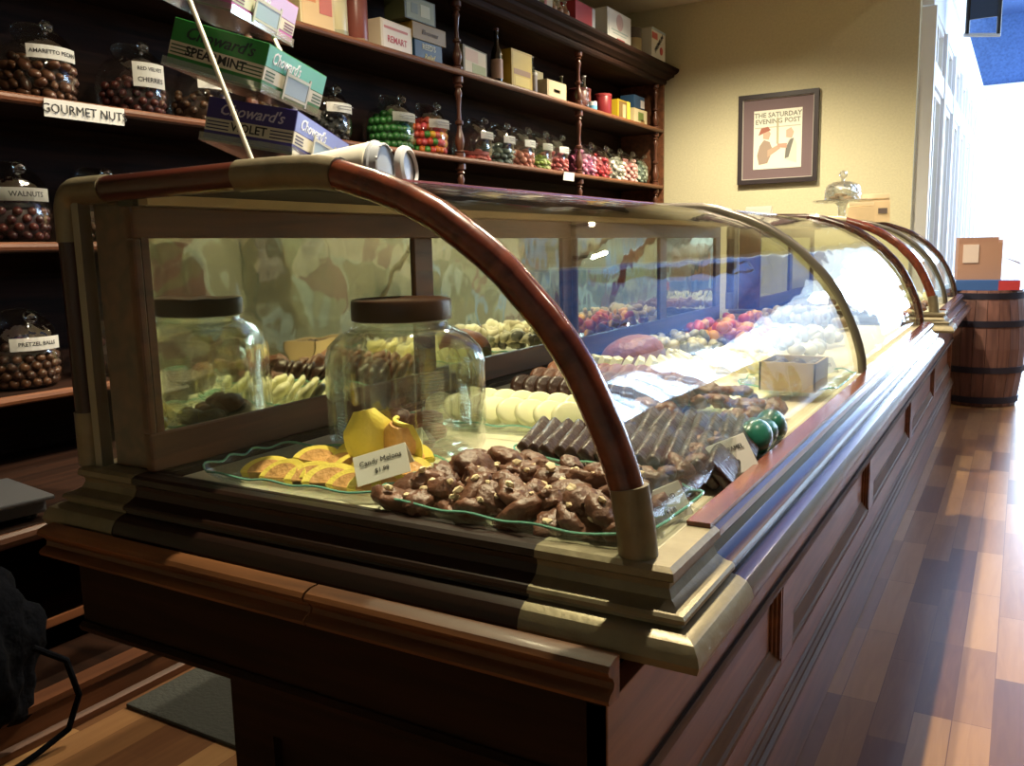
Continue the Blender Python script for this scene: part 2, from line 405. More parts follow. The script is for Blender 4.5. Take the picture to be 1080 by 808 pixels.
# ------------------------------------------------------------------ display cases
PROF = [(-.36, .985)]
curve = [(-1.08, .127), (-.90, .120), (-.845, .110), (-.795, .092), (-.74, .072), (-.688, .047), (-.65, .022), (-.613, -.004), (-.582, -.03), (-.553, -.06), (-.524, -.09), (-.499, -.122),
         (-.477, -.155), (-.457, -.193), (-.439, -.232), (-.424, -.270), (-.411, -.31), (-.402, -.35), (-.398, -.392)]
base_prof = [(-.022, -.386), (.012, -.386), (.019, -.390), (.020, -.400), (.012, -.405), (.011, -.413), (.016, -.424), (.028, -.431), (.038, -.433), (.041, -.437), (.041, -.442),
             (.035, -.445), (.036, -.449), (.047, -.451), (.058, -.457), (.065, -.467), (.068, -.478), (.064, -.489), (-.022, -.489)]
bp = [(d, E+z) for d, z in base_prof]
bpb = [(d+(.0015 if d > 0 else 0), E+z+(.0012 if z > -.39 else 0)) for d, z in base_prof]
XF, XL = -.361, -1.487
def display_case(y0, y1, ribs, label, stand=None):
    t = thing('display_case', label, 'display case', ((XF+XL)/2, y0, E-.489))
    yn = y0   # near corner line (d = 0)
    # base mouldings
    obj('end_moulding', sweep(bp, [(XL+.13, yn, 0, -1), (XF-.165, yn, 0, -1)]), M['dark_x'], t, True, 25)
    obj('front_moulding', sweep(bp, [(XF, yn+.16, 1, 0), (XF, y1, 1, 0)]), M['dark_y'], t, True, 25)
    c1 = sweep(bpb, [(XF-.17, yn, 0, -1), (XF, yn, 1, -1), (XF, yn+.165, 1, 0)])
    obj('corner_cap', c1, M['brass'], t, True, 25, label='brass corner cap')
    c2 = sweep(bpb, [(XL, yn+.16, -1, 0), (XL, yn, -1, -1), (XL+.135, yn, 0, -1)])
    obj('corner_cap', c2, M['brass'], t, True, 25)
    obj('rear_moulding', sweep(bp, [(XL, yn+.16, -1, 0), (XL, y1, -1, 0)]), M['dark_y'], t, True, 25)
    s = bmesh.new(); add_box(s, XF-.022, XF+.012, yn+.15, y1, E-.386, E-.378)
    obj('glass_bead', s, M['red'], t)
    # deck
    obj('deck_board', box(XL+.08, XF-.02, yn+.02, y1, E-.42, E-.4045), M['dark_y'], t)
    obj('deck_liner', box(-1.31, XF-.024, yn+.023, y1-.03, E-.404, E-.399), M['deck'], t, label='crinkled cream paper deck liner')
    # near end frame: rear post, top rail, curved rib with brass joints
    r = .0225
    yc = yn+.012
    post = [(-1.508, yc, E-.386+k*(.125+.386-.10)/6) for k in range(7)]
    obj('rear_post', tube([(-1.508, yc, E-.29), (-1.508, yc, E+.04)], r, 16), M['dark_z'], t, True)
    obj('post_foot', tube([(-1.508, yc, E-.386), (-1.508, yc, E-.285)], r*1.12, 16), M['brass'], t, True)
    obj('post_strip', box(-1.482, -1.462, yc-.012, yc+.012, E-.386, E+.10), M['steel'], t)
    ang = [k*PI/2/6 for k in range(7)]
    corner = [(-1.508, yc, E+.03)] + [(-1.508+.035-.035*math.cos(a), yc, E+.085+.035*math.sin(a)) for a in ang] + [(-1.39, yc, E+.12)]
    obj('corner_elbow', tube(corner, r*1.1, 16), M['brass'], t, True)
    obj('end_rail', tube([(-1.40, yc, E+.12), (-1.05, yc, E+.122)], r, 16), M['red_x'], t, True)
    obj('rib_joint', tube([(-1.06, yc, E+.122), (-.96, yc, E+.121), (-.90, yc, E+.118), (-.86, yc, E+.112)], r*1.1, 16), M['brass'], t, True)
    cs = [(x, yc, E+z) for x, z in curve[2:-2]]
    cs[0] = (-.87, yc, E+.114)
    obj('curved_rib', tube(cs, r, 16), M['red'], t, True)
    obj('rib_foot', tube([(curve[-3][0], yc, E+curve[-3][1]+.012)]+[(x, yc, E+z) for x, z in curve[-2:]], r*1.12, 16), M['brass'], t, True)
    # other ribs
    for (yr, rr, mt) in ribs:
        obj('rib', tube([(x, yr, E+z) for x, z in curve], rr, 12), mt, t, True)
    obj('rear_panel', box(-1.461, -1.335, yn+.03, yn+.045, E-.386, E+.106), M['frame'], t)
    # top slab and red rail
    obj('top_slab', box(-1.52, -1.075, yn+.03, y1, E+.107, E+.128, .004), M['cab_dark'], t)
    obj('top_rail', box(-1.095, -1.062, yn+.03, y1, E+.116, E+.142, .006), M['red'], t)
    # end glass
    g = bmesh.new(); pts = [(-1.47, -.386), (-1.47, .10), (-.90, .10)] + [(x-.015, z-.012) for x, z in curve[3:-1]] + [(-.42, -.386)]
    a = [g.verts.new(V((x, yc+.003, E+z))) for x, z in pts]; b = [g.verts.new(V((x, yc-.003, E+z))) for x, z in pts]
    g.faces.new(a); g.faces.new(list(reversed(b)))
    for k in range(len(pts)): g.faces.new((a[k], a[(k+1) % len(pts)], b[(k+1) % len(pts)], b[k]))
    obj('end_glass', g, M['eglass'], t)
    if stand is None:
        pass
    # far end board
    g = bmesh.new(); pts = [(-1.50, -.386), (-1.50, .10), (-.90, .10)] + [(x-.015, z-.012) for x, z in curve[3:-1]] + [(-.42, -.386)]
    a = [g.verts.new(V((x, y1-.006, E+z))) for x, z in pts]; b = [g.verts.new(V((x, y1-.012, E+z))) for x, z in pts]
    g.faces.new(a); g.faces.new(list(reversed(b)))
    for k in range(len(pts)): g.faces.new((a[k], a[(k+1) % len(pts)], b[(k+1) % len(pts)], b[k]))
    obj('end_glass', g, M['eglass'], t)
    # curved glass sheets between the ribs
    ys = [yn+.035] + [q[0] for q in ribs]
    for ya, yb in zip(ys, ys[1:]):
        g = bmesh.new(); n = 24; rows = []
        out = [(x, z) for x, z in curve]
        # smooth offset
        for j in range(n+1):
            y = ya + (yb-ya)*j/n
            rows.append([g.verts.new(V((x-.006, y, E+z-.004))) for x, z in out])
        for q, w in zip(rows, rows[1:]):
            for k in range(len(out)-1): g.faces.new((q[k], w[k], w[k+1], q[k+1]))
        bmesh.ops.recalc_face_normals(g, faces=g.faces[:])
        bmesh.ops.solidify(g, geom=g.faces[:], thickness=.005)
        o = obj('curved_glass', g, M['glass'], t, True, 60)
    # mirrored sliding doors along the back
    nd = max(2, round((y1-yn)/.84)); L = (y1-yn-.02)/nd
    zb, zt = E-.385, E+.088
    for k in range(nd):
        xm = -1.33 if k % 2 == 0 else -1.352
        a0 = yn+.01+k*L; b0 = a0+L+.02
        if b0 > y1-.01: b0 = y1-.01
        fr = bmesh.new()
        add_frame(fr, a0, b0, zb, zt, -xm, -xm+.02, .016, .055, .070, .08)
        fr.transform(Matrix(((0, -1, 0, 0), (1, 0, 0, 0), (0, 0, 1, 0), (0, 0, 0, 1))))
        bmesh.ops.bevel(fr, geom=fr.edges[:], offset=.003, segments=1, affect='EDGES')
        d = obj('sliding_door', fr, M['frame'], t)
        o = obj('mirror', box(xm-.014, xm-.008, a0+.012, b0-.07, zb+.06, zt-.045), M['mirror'], d)
    obj('door_track', box(-1.39, -1.31, yn+.02, y1-.01, E-.398, E-.386), M['cab_dark'], t)
    obj('door_header', box(-1.39, -1.31, yn+.03, y1-.01, E+.090, E+.107), M['kraft'], t)
    # seams in the moulding
    return t
case1 = display_case(.970, 4.46, [(2.755, .013, M['ribmetal']), (4.44, .017, M['dark_y'])], 'long curved glass candy display case with mahogany frame and brass corner, nearest the viewer')
case2 = display_case(5.15, 6.80, [(5.95, .013, M['ribmetal']), (6.78, .016, M['dark_y'])], 'second curved glass display case further along the same counter, nearer the barrel')

# ------------------------------------------------------------------ counter under the cases
t = thing('counter_cabinet', 'long brown panelled wood counter carrying the curved glass display cases', 'counter', (-.9, .9, 0))
Y1 = 6.84
bt = box(-1.50, -.43, .885, Y1, E-.50, E-.4895)
obj('counter_top', bt, M['ledge'], t)
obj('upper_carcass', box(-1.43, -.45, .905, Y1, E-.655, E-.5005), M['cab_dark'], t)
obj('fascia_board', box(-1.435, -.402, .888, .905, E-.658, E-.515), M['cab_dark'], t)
lp = [(0, -.476), (.012, -.476), (.022, -.480), (.026, -.486), (.024, -.492), (.016, -.498), (.012, -.506), (.014, -.513), (.022, -.517), (.026, -.522), (.024, -.528), (0, -.530)]
lp = [(d*1.25, E+z) for d, z in lp]
obj('ledge_moulding', sweep(lp, [(-1.505, .89, 0, -1), (-.862, .89, 0, -1)]), M['ledge'], t, True, 30, label='worn chestnut edge moulding, left length')
obj('ledge_moulding', sweep(lp, [(-.858, .89, 0, -1), (-.385, .89, 0, -1)]), M['ledge'], t, True, 30)
obj('lower_moulding', sweep([(0, E-.668), (.010, E-.664), (.012, E-.655), (.004, E-.648), (0, E-.648)], [(-1.435, .888, 0, -1), (-.402, .888, 0, -1)]), M['cab_dark'], t, True)
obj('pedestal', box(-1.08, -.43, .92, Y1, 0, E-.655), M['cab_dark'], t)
ef = bmesh.new()
for a, b in ((-1.08, -.99), (-.76, -.70), (-.47, -.432)): add_box(ef, a, b, .905, .92, .19, E-.76)
add_box(ef, -1.08, -.432, .905, .92, E-.76, E-.66); add_box(ef, -1.08, -.432, .903, .92, 0.002, .19)
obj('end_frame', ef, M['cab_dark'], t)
XS = -.40
obj('top_rail', box(-.43, XS, .888, Y1, E-.692, E-.545, .002), M['cab_y'], t)
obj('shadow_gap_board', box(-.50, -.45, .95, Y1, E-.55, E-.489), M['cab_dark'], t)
obj('bead', sweep([(0, E-.690), (.006, E-.690), (.009, E-.696), (.009, E-.706), (.004, E-.714), (0, E-.715)], [(XS, .889, 1, 0), (XS, Y1, 1, 0)]), M['bead'], t, True)
stiles = [.888, 1.80, 3.02, 4.24, 5.46, 6.74]
for i, y in enumerate(stiles):
    obj('stile', box(-.430, XS-.0005, y+.0005, y+.0995, E-.902, E-.716), M['cab_y'], t)
for y0, y1 in zip(stiles, stiles[1:]):
    a, b = y0+.10, y1
    obj('panel', box(-.445, -.419, a+.001, b-.001, E-.90, E-.717), M['cab_y'], t)
    pm = sweep([(0, E-.9015), (.018, E-.9015), (.018, E-.893), (.013, E-.888), (.011, E-.876), (.006, E-.868), (.004, E-.858), (0, E-.856)], [(-.4189, a+.001, 1, 0), (-.4189, b-.001, 1, 0)])
    obj('panel_moulding', pm, M['bead'], t, True)
    for yy, sgn in ((a, 1), (b, -1)):
        q = bmesh.new()
        for k, (w, h) in enumerate(((.012, .017), (.026, .011), (.038, .005))):
            add_box(q, -.4188+k*.0001, -.4188+h, min(yy, yy+sgn*w)+.001, max(yy, yy+sgn*w)-.001, E-.885, E-.7165-k*.0005)
        obj('panel_moulding', q, M['cab_y'], t)
obj('lower_rail', box(-.432, XS, .889, Y1, E-.972, E-.9025), M['cab_y'], t)
obj('base_cap', sweep([(0, E-1.015), (.022, E-1.015), (.022, E-1.005), (.014, E-1.0), (.014, E-.99), (.008, E-.984), (.008, E-.974), (0, E-.97)], [(XS-.002, .889, 1, 0), (XS-.002, Y1, 1, 0)]), M['bead'], t, True)
obj('baseboard', box(-.43, XS+.012, .888, Y1, 0.002, E-1.013, .003), M['cab_y'], t)

# ------------------------------------------------------------------ shelving on the left
SX = -2.70; SB = -3.08; SY0, SY1 = .35, 7.22
zs = {1: E-.42, 2: E+.055, 3: E+.508, 4: E+.972}
t = thing('wall_shelving', 'tall dark wood shop shelving with turned posts and a moulded cornice along the left wall', 'shelving', ((SX+SB)/2, SY0, 0))
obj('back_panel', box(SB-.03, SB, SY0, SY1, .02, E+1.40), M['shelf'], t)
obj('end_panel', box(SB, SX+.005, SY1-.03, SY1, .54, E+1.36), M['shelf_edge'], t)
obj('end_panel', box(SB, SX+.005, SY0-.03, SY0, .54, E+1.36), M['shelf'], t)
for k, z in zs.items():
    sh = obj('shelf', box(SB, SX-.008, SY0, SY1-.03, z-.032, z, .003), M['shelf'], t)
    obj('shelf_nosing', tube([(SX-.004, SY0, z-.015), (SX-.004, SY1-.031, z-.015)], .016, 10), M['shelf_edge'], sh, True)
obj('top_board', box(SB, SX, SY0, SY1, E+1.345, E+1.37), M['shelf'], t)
cp_ = [(-.30, E+1.33), (.0, E+1.33), (.012, E+1.34), (.018, E+1.355), (.016, E+1.37), (.03, E+1.375), (.045, E+1.39), (.065, E+1.402), (.07, E+1.42), (.095, E+1.435), (.105, E+1.45), (.105, E+1.465), (-.30, E+1.465)]
cb_ = [(d if d > -.2 else -.0, z) for d, z in cp_]
obj('cornice', sweep(cp_, [(SX, SY0, 1, 0), (SX, SY1, 1, 1)]), M['shelf'], t, True, 25)
obj('cornice_return', sweep([(max(d, -.01), z) for d, z in cp_], [(SX, SY1, 1, 1), (SB, SY1, 0, 1)]), M['shelf'], t, True, 25)
def post_prof(h):
    P = [(.030, 0), (.030, .05), (.018, .06), (.026, .075), (.016, .09), (.022, .14), (.028, .20), (.024, .26), (.014, .34), (.012, .40), (.024, .42), (.024, .45), (.013, .47), (.011, .60), (.016, .74), (.022, .80),
         (.013, .86), (.024, .88), (.017, .91), (.030, .93), (.030, 1.0)]
    return [(r, z*h) for r, z in P]
pm = {}
for lo, hi in ((.53, zs[1]-.034), (zs[1], zs[2]-.034), (zs[2], zs[3]-.034), (zs[3], zs[4]-.034), (zs[4], E+1.33)):
    me = me_from(lathe(post_prof(hi-lo), 14), 'post', M['post'], True, 40)
    for y in (1.12, 2.62, 4.135, 5.645, 7.12):
        o = bpy.data.objects.new('post', me); C.objects.link(o); o.parent = t; o.location = V((SX-.035, y, lo)) - V(t.location)
# GOURMET NUTS strip and small tag on the shelf edge
def sign_on_edge(y0, y1, z0, z1, txt, label, size):
    s = thing('shelf_sign', label, 'sign', (SX+.016, (y0+y1)/2, z1))
    T = tr(SX+.0155, (y0+y1)/2, (z0+z1)/2) @ rm('Y', .12)
    bm = box(-.001, .001, -(y1-y0)/2, (y1-y0)/2, -(z1-z0)/2, (z1-z0)/2, T=T)
    obj('card', bm, M['label'], s)
    if txt:
        obj('lettering', text_bm(txt, size, (SX+.0185, (y0+y1)/2, (z0+z1)/2-.002), (0, 1, 0), (0, 0, 1)), M['ink'], s)
sign_on_edge(1.70, 1.985, zs[3]-.062, zs[3]-.006, 'GOURMET NUTS', 'white strip reading GOURMET NUTS hanging on the edge of the left shelf', .040)
sign_on_edge(5.30, 5.46, zs[3]-.060, zs[3]-.005, '', 'small blank white tag on the shelf edge below the candy jars', .03)

# back counter with plinth, open lower shelf
t = thing('back_counter', 'low dark wood back counter with open shelf and plinth under the left shelving', 'counter', (-2.6, .35, 0))
CX = -2.15
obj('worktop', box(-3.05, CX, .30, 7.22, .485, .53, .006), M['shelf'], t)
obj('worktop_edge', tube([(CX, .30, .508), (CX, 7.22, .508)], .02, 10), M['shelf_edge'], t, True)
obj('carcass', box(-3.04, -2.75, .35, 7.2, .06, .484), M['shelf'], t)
obj('inner_shelf', box(-2.75, -2.28, .35, 7.2, .185, .212, .004), M['cab_y'], t)
for y in (.35, 2.3, 4.6, 7.16): obj('divider', box(-2.75, -2.22, y, y+.03, .06, .484), M['shelf'], t)
obj('plinth', box(-3.04, -2.065, .30, 7.22, 0.002, .105), M['cab_dark'], t)
obj('plinth_moulding', sweep([(0, .002), (.016, .002), (.016, .02), (.006, .03), (.005, .085), (.014, .092), (.014, .108), (-.04, .112), (-.04, .1055), (0, .104)], [(-2.065, .30, 1, 0), (-2.065, 7.22, 1, 0)]), M['shelf_edge'], t, True)


# ------------------------------------------------------------------ things inside the near case
DZ = E-.399
def tray(name, cx, cy, lx, ly, rot, label, wav=.006, group=None):
    t = thing(name, label, 'tray', (cx, cy, DZ), rot, group)
    bm = bmesh.new(); N = 96; rings = []
    for s, z in ((.80, .004), (.86, .006), (.93, .016), (1.0, .026), (1.0, .030), (.92, .020), (.85, .010), (.80, .0085)):
        ring = []
        for k in range(N):
            a = 2*PI*k/N; c, q = math.cos(a), math.sin(a); n = 5
            rr = (abs(c)**n+abs(q)**n)**(-1/n)
            w = 1+.018*math.sin(14*a)*(s-.8)/.2
            ring.append(bm.verts.new(V((c*rr*lx/2*s*w, q*rr*ly/2*s*w, z+wav*.5*math.sin(14*a)*max(0, (s-.86)/.14)))))
        rings.append(ring)
    for a, b in zip(rings, rings[1:]):
        for k in range(N): bm.faces.new((a[k], a[(k+1) % N], b[(k+1) % N], b[k]))
    bm.faces.new(list(reversed(rings[0]))); bm.faces.new(rings[-1])
    rim = [(v.co.x, v.co.y, v.co.z) for v in rings[4]]
    obj('dish', bm, M['trayglass'], t, True, 60, world=False)
    obj('rim', tube(rim, .0022, 6, closed=True), M['rimglass'], t, True, world=False, label='green-tinted glass rim')
    return t
tray('scalloped_tray', -1.035, 1.115, .43, .25, .05, 'scalloped clear glass tray holding the yellow and orange candied slices')
tray('scalloped_tray', -.625, 1.135, .46, .30, -.03, 'scalloped clear glass tray heaped with chocolate nut clusters at the brass corner')
tray('scalloped_tray', -.610, 1.475, .40, .30, .03, 'scalloped glass tray under the leaning dark chocolate slabs')
tray('scalloped_tray', -.980, 1.655, .44, .24, .06, 'scalloped glass tray under the white oval candies behind the big jar')
tray('scalloped_tray', -.90, 2.03, .52, .30, .05, 'scalloped glass tray under the rows of round brown chocolates')
tray('scalloped_tray', -.64, 1.90, .34, .30, 0, 'scalloped glass tray with dark chocolate lumps behind the leaning slabs')
tray('scalloped_tray', -.52, 2.45, .26, .40, 0, 'scalloped glass tray beside the brown box by the curved glass')
tray('scalloped_tray', -1.04, 2.52, .40, .34, 0, 'scalloped glass tray with cream wafers around a brown mound')
tray('scalloped_tray', -1.02, 3.45, .44, .95, 0, 'long scalloped glass tray heaped with orange and red candies')

# candied slices: yellow rind crescent with orange flesh
def slice_bm(rind):
    bm = bmesh.new(); N = 14; R = .046; th = .011
    outer = []; 
    for side in (-1, 1):
        ring = []
        for k in range(N+1):
            a = PI*k/N; rr = R if rind else R*.70
            ring.append(bm.verts.new(V((math.cos(a)*rr*1.15, side*(th if rind else th*1.12)*(.75+.25*math.sin(a)), math.sin(a)*rr*.92))))
        outer.append(ring)
    a, b = outer
    for k in range(N): bm.faces.new((a[k], a[k+1], b[k+1], b[k]))
    bm.faces.new((a[0], b[0], b[N], a[N])); bm.faces.new(a); bm.faces.new(list(reversed(b)))
    if rind: bmesh.ops.bevel(bm, geom=bm.edges[:], offset=.0025, segments=2, affect='EDGES')
    return bm
SL = thing('candied_slice', 'yellow candied fruit slice with orange flesh in the front row on the left glass tray', 'candy', (-1.10, 1.0, DZ+.012), 0, 'candied slices in the front row')
r0 = obj('rind', slice_bm(True), M['yellow'], SL, True, world=False)
obj('flesh', slice_bm(False), M['orange'], SL, False, world=False, label='orange flesh of the slice')
g = random.Random(3)
first = True
for row, (yy, n, xa, xb) in enumerate(((1.055, 6, -1.12, -.875), (1.135, 5, -1.09, -.89), (1.20, 3, -1.03, -.93))):
    nm = ('front', 'middle', 'back')[row]
    for k in range(n):
        x = xa+(xb-xa)*k/(n-1)+g.uniform(-.006, .006)
        loc = (x, yy+g.uniform(-.01, .01), DZ+.014+row*.004); rot = (-.95+g.uniform(-.15, .1), g.uniform(-.15, .15), .25+g.uniform(-.35, .35))
        lb = 'yellow candied fruit slice with orange flesh in the %s row on the left glass tray' % nm
        if first:
            SL.location = loc; SL.rotation_euler = rot; first = False
        else: dup(SL, loc, rot, lb, 'candied slices in the %s row' % nm)
# the tall folded slice standing on top
s = thing('candied_slice', 'large folded yellow candied slice standing upright in front of the glass jar', 'candy', (-.955, 1.165, DZ+.045), .5)
def petal(w, h, curl, fold, T, th, m, nm):
    bm = bmesh.new(); rows = []
    for i in range(9):
        v = i/8; row = []
        for j in range(9):
            u = j/4-1
            ww = w*(.62+.38*math.sin(PI*min(1, v*.62+.28)))*(1-.45*max(0, v-.6)/.4)
            row.append(bm.verts.new(V((u*ww, curl*v*v-fold*u*u, h*v*(1-.10*u*u)))))
        rows.append(row)
    for a, b in zip(rows, rows[1:]):
        for k in range(8): bm.faces.new((a[k], a[k+1], b[k+1], b[k]))
    bmesh.ops.recalc_face_normals(bm, faces=bm.faces[:]); bmesh.ops.solidify(bm, geom=bm.faces[:], thickness=th)
    bm.transform(T); obj(nm, bm, m, s, True, 60, world=False)
petal(.046, .085, .012, -.022, tr(-.012, -.006, 0) @ rm('Z', .25) @ rm('X', .22) @ rm('Y', -.18), .006, M['yellow'], 'rind')
petal(.040, .072, -.014, -.020, tr(.030, .004, .0) @ rm('Z', -.75) @ rm('X', .05) @ rm('Y', .30), .006, M['yellow'], 'rind')
petal(.030, .055, -.010, -.014, tr(.026, -.010, .006) @ rm('Z', -.45) @ rm('Y', .25), .010, M['orange'], 'flesh')

# tent cards
def card(cx, cy, cz, w, h, rz, lines, label, tilt=.55, roll=0):
    t = thing('price_card', label, 'card', (cx, cy, cz), 0)
    T = tr(cx, cy, cz) @ rm('Z', rz) @ rm('Y', roll)
    bm = box(-w/2, w/2, -.0008, .0008, 0, h, T=T @ rm('X', -tilt)); 
    b2 = box(-w/2, w/2, -.0008, .0008, -h*.9, 0, T=T @ tr(0, math.sin(tilt)*h, math.cos(tilt)*h) @ rm('X', tilt))
    me = bpy.data.meshes.new('x'); b2.to_mesh(me); b2.free(); bm.from_mesh(me); bpy.data.meshes.remove(me)
    obj('card_stock', bm, M['paper'], t)
    R3 = (T @ rm('X', -tilt)).to_3x3(); u = R3 @ V((1, 0, 0)); v = R3 @ V((0, 0, 1)); nrm = u.cross(v)
    tx = bmesh.new()
    for i, (s, size, off) in enumerate(lines):
        o = (T @ rm('X', -tilt)) @ V((0, -.0016, h*off))
        q = text_bm(s, size, o, u, v, ext=.0002)
        me = bpy.data.meshes.new('x'); q.to_mesh(me); q.free(); tx.from_mesh(me); bpy.data.meshes.remove(me)
    obj('lettering', tx, M['ink'], t)
    return t
card(-.862, 1.055, DZ+.040, .090, .050, .50, [('Candy Melons', .0125, .68), ('$1.99', .011, .34)], 'white price card propped at the right end of the candied slices', .55, -.28)
card(-.415, 1.155, DZ+.004, .075, .052, 1.0, [('ALMOND', .010, .66), ('1/4 LB', .010, .3)], 'white price card just behind the brass rib foot', .5, -.2)
card(-.400, 1.43, DZ+.010, .105, .062, 1.08, [('DK. CARAMEL', .0125, .70), ('$4.99', .016, .28)], 'cream price card between the leaning slabs and the green wrapped candy', .5, -.15)

# nut clusters
from mathutils import noise
def lumpy(seed, r):
    bm = lump(seed, r, 3, .40, (1.15, .95, .70))
    for v in bm.verts:
        n = v.co.normalized(); q = v.co/r
        v.co += n*r*(.28*noise.noise(q*2.3+V((seed, 0, 0)))+.16*noise.noise(q*5.1+V((0, seed, 0))))
    return bm
cl = []
for k in range(5):
    cm_ = me_from(lumpy(40+k, .024), 'cluster', M['choc'], True, 60)
    nb = bmesh.new(); gg = random.Random(80+k)
    for j in range(3):
        a = gg.uniform(0, 2*PI); q = lump(100+k*7+j, gg.uniform(.004, .0075), 1, .3)
        q.transform(tr(math.cos(a)*.020, math.sin(a)*.016, .014)); me = bpy.data.meshes.new('x'); q.to_mesh(me); q.free(); nb.from_mesh(me); bpy.data.meshes.remove(me)
    nm_ = me_from(nb, 'nut', M['nut'], True)
    cl.append((cm_, nm_))
def place_cluster(x, y, z, k, label, group, s=1., nuts=True):
    t = thing('nut_cluster', label, 'chocolate', (x, y, z), g.uniform(0, 6.28), group); t.scale = (s, s, s)
    t.rotation_euler = (g.uniform(-.5, .5), g.uniform(-.5, .5), g.uniform(0, 6.28))
    a = bpy.data.objects.new('chocolate_body', cl[k][0]); C.objects.link(a); a.parent = t
    if nuts:
        b = bpy.data.objects.new('nut', cl[k][1]); C.objects.link(b); b.parent = t; b['label'] = 'pale nut pieces'
    return t
i = 0
for lay, (z, nx, ny, x0, x1, y0, y1) in enumerate(((DZ+.024, 9, 6, -.81, -.45, 1.02, 1.25), (DZ+.044, 8, 4, -.78, -.47, 1.04, 1.21))):
    for a in range(nx):
        for b in range(ny):
            x = x0+(x1-x0)*a/(nx-1)+g.uniform(-.012, .012); y = y0+(y1-y0)*b/(ny-1)+g.uniform(-.012, .012)
            place_cluster(x, y, z+g.uniform(-.004, .006), i % 5, 'knobbly milk chocolate nut cluster in the %s of the heap by the brass corner' % ('bottom layer' if lay == 0 else 'top layer'),
                          'nut clusters, %s' % ('bottom layer' if lay == 0 else 'top layer'), g.uniform(.9, 1.2), i % 2 == 0)
            i += 1
# small clusters behind the left card
for x, y in ((-.845, 1.12), (-.80, 1.16), (-.82, 1.07)):
    place_cluster(x, y, DZ+.022, i % 5, 'small nut cluster spilling towards the candied slices', 'small clusters by the left card', .75); i += 1

# leaning chocolate slabs
sb = box(-.0095, .0095, -.105, .105, -.006, .052, .008, seg=3)
sm_ = me_from(sb, 'slab', M['dchoc'], True, 50)
for row, (yy, n, xa, dx) in enumerate(((1.42, 15, -.76, .0255), (1.58, 12, -.70, .0265))):
    for k in range(n):
        o = bpy.data.objects.new('chocolate_slab', sm_); C.objects.link(o)
        o.location = (xa+k*dx, yy+g.uniform(-.006, .006), DZ+.020+row*.008); o.rotation_euler = (.12, -.75, .12+g.uniform(-.05, .05)); o.scale = (1, .85-.1*row, 1)
        tag(o, 'leaning dark chocolate slab in the %s row behind the nut clusters' % ('front' if row == 0 else 'rear'), 'chocolate', 'chocolate slabs, %s row' % ('front' if row == 0 else 'rear'))
# dark chocolate lumps further right, behind the rib
for k in range(26):
    x = g.uniform(-.75, -.45); y = g.uniform(1.80, 2.02); z = DZ+.024+.05*max(0, 1-abs(x+.6)/.16)*g.random()
    o = bpy.data.objects.new('chocolate_lump', cl[k % 5][0]); C.objects.link(o); o.location = (x, y, z); o.rotation_euler = (g.uniform(-.6, .6), g.uniform(-.6, .6), g.uniform(0, 6.28))
    tag(o, 'brown chocolate lump in the heap behind the leaning slabs', 'chocolate', 'chocolate lumps behind the slabs')
for k in range(16):
    x = -.455+g.uniform(-.03, .02); y = 1.26+k*.02+g.uniform(-.01, .01)
    o = bpy.data.objects.new('toffee_piece', cl[k % 5][0]); C.objects.link(o); o.location = (x, y, DZ+.030+g.uniform(0, .02)); o.rotation_euler = (g.uniform(-.6, .6), g.uniform(-.6, .6), g.uniform(0, 6.28)); o.scale = (.8,)*3
    tag(o, 'rough toffee piece along the curved glass beside the price cards', 'chocolate', 'toffee pieces by the curved glass')

# white ovals
def disc(r, th, m, name, sx=1):
    return me_from(lathe([(0, -th/2), (r*.8, -th/2), (r*.95, -th*.34), (r, 0), (r*.95, th*.34), (r*.8, th/2), (0, th/2)], 24, sx=sx), name, m, True, 60)
wm = disc(.043, .018, M['wchoc'], 'oval', .8)
for row, (yy, n, xa, dx) in enumerate(((1.625, 8, -1.145, .047), (1.720, 8, -1.125, .047))):
    for k in range(n):
        o = bpy.data.objects.new('white_candy', wm); C.objects.link(o)
        o.location = (xa+k*dx, yy+g.uniform(-.005, .005), DZ+.043); o.rotation_euler = (g.uniform(-.08, .08), 1.0+g.uniform(-.08, .08)+(.25 if k == n-1 else 0), -.55)
        tag(o, 'cream white oval candy in the %s leaning row behind the glass jar' % ('front' if row == 0 else 'rear'), 'candy', 'white ovals, %s row' % ('front' if row == 0 else 'rear'))
# round brown chocolates in rows
for row, (yy, n, xa, dx, mt, col) in enumerate(((1.93, 13, -1.10, .034, 'dchoc', 'dark'), (2.03, 13, -1.10, .034, 'choc', 'milk'), (2.13, 12, -1.10, .036, 'mchoc', 'light'))):
    dm = disc(.040, .020, M[mt], 'round')
    for k in range(n):
        o = bpy.data.objects.new('round_chocolate', dm); C.objects.link(o)
        o.location = (xa+k*dx, yy, DZ+.040+row*.006); o.rotation_euler = (g.uniform(-.08, .08), 1.05+g.uniform(-.1, .1), -.45)
        tag(o, 'round %s brown chocolate leaning in the %s row behind the white ovals' % (col, ('front', 'middle', 'rear')[row]), 'chocolate', 'round chocolates, %s row' % ('front', 'middle', 'rear')[row])
# cream wafers with a brown mound
wf = me_from(box(-.022, .022, -.010, .010, -.03, .03, .004), 'wafer', M['wchoc'], True)
for k in range(16):
    o = bpy.data.objects.new('cream_wafer', wf); C.objects.link(o); a = -2.6+k*.24
    o.location = (-1.04+.155*math.cos(a), 2.52+.125*math.sin(a), DZ+.042); o.rotation_euler = (.5*math.sin(a), .5*math.cos(a), a)
    tag(o, 'cream wafer standing in the ring around the brown mound', 'candy', 'cream wafers round the mound')
o = obj('fudge_mound', lump(9, .095, 3, .2, (1.1, 1, .75)), M['mchoc'], None, True, 80, world=False); o.location = (-1.04, 2.52, DZ+.062); tag(o, 'smooth brown fudge mound inside the ring of cream wafers', 'chocolate')
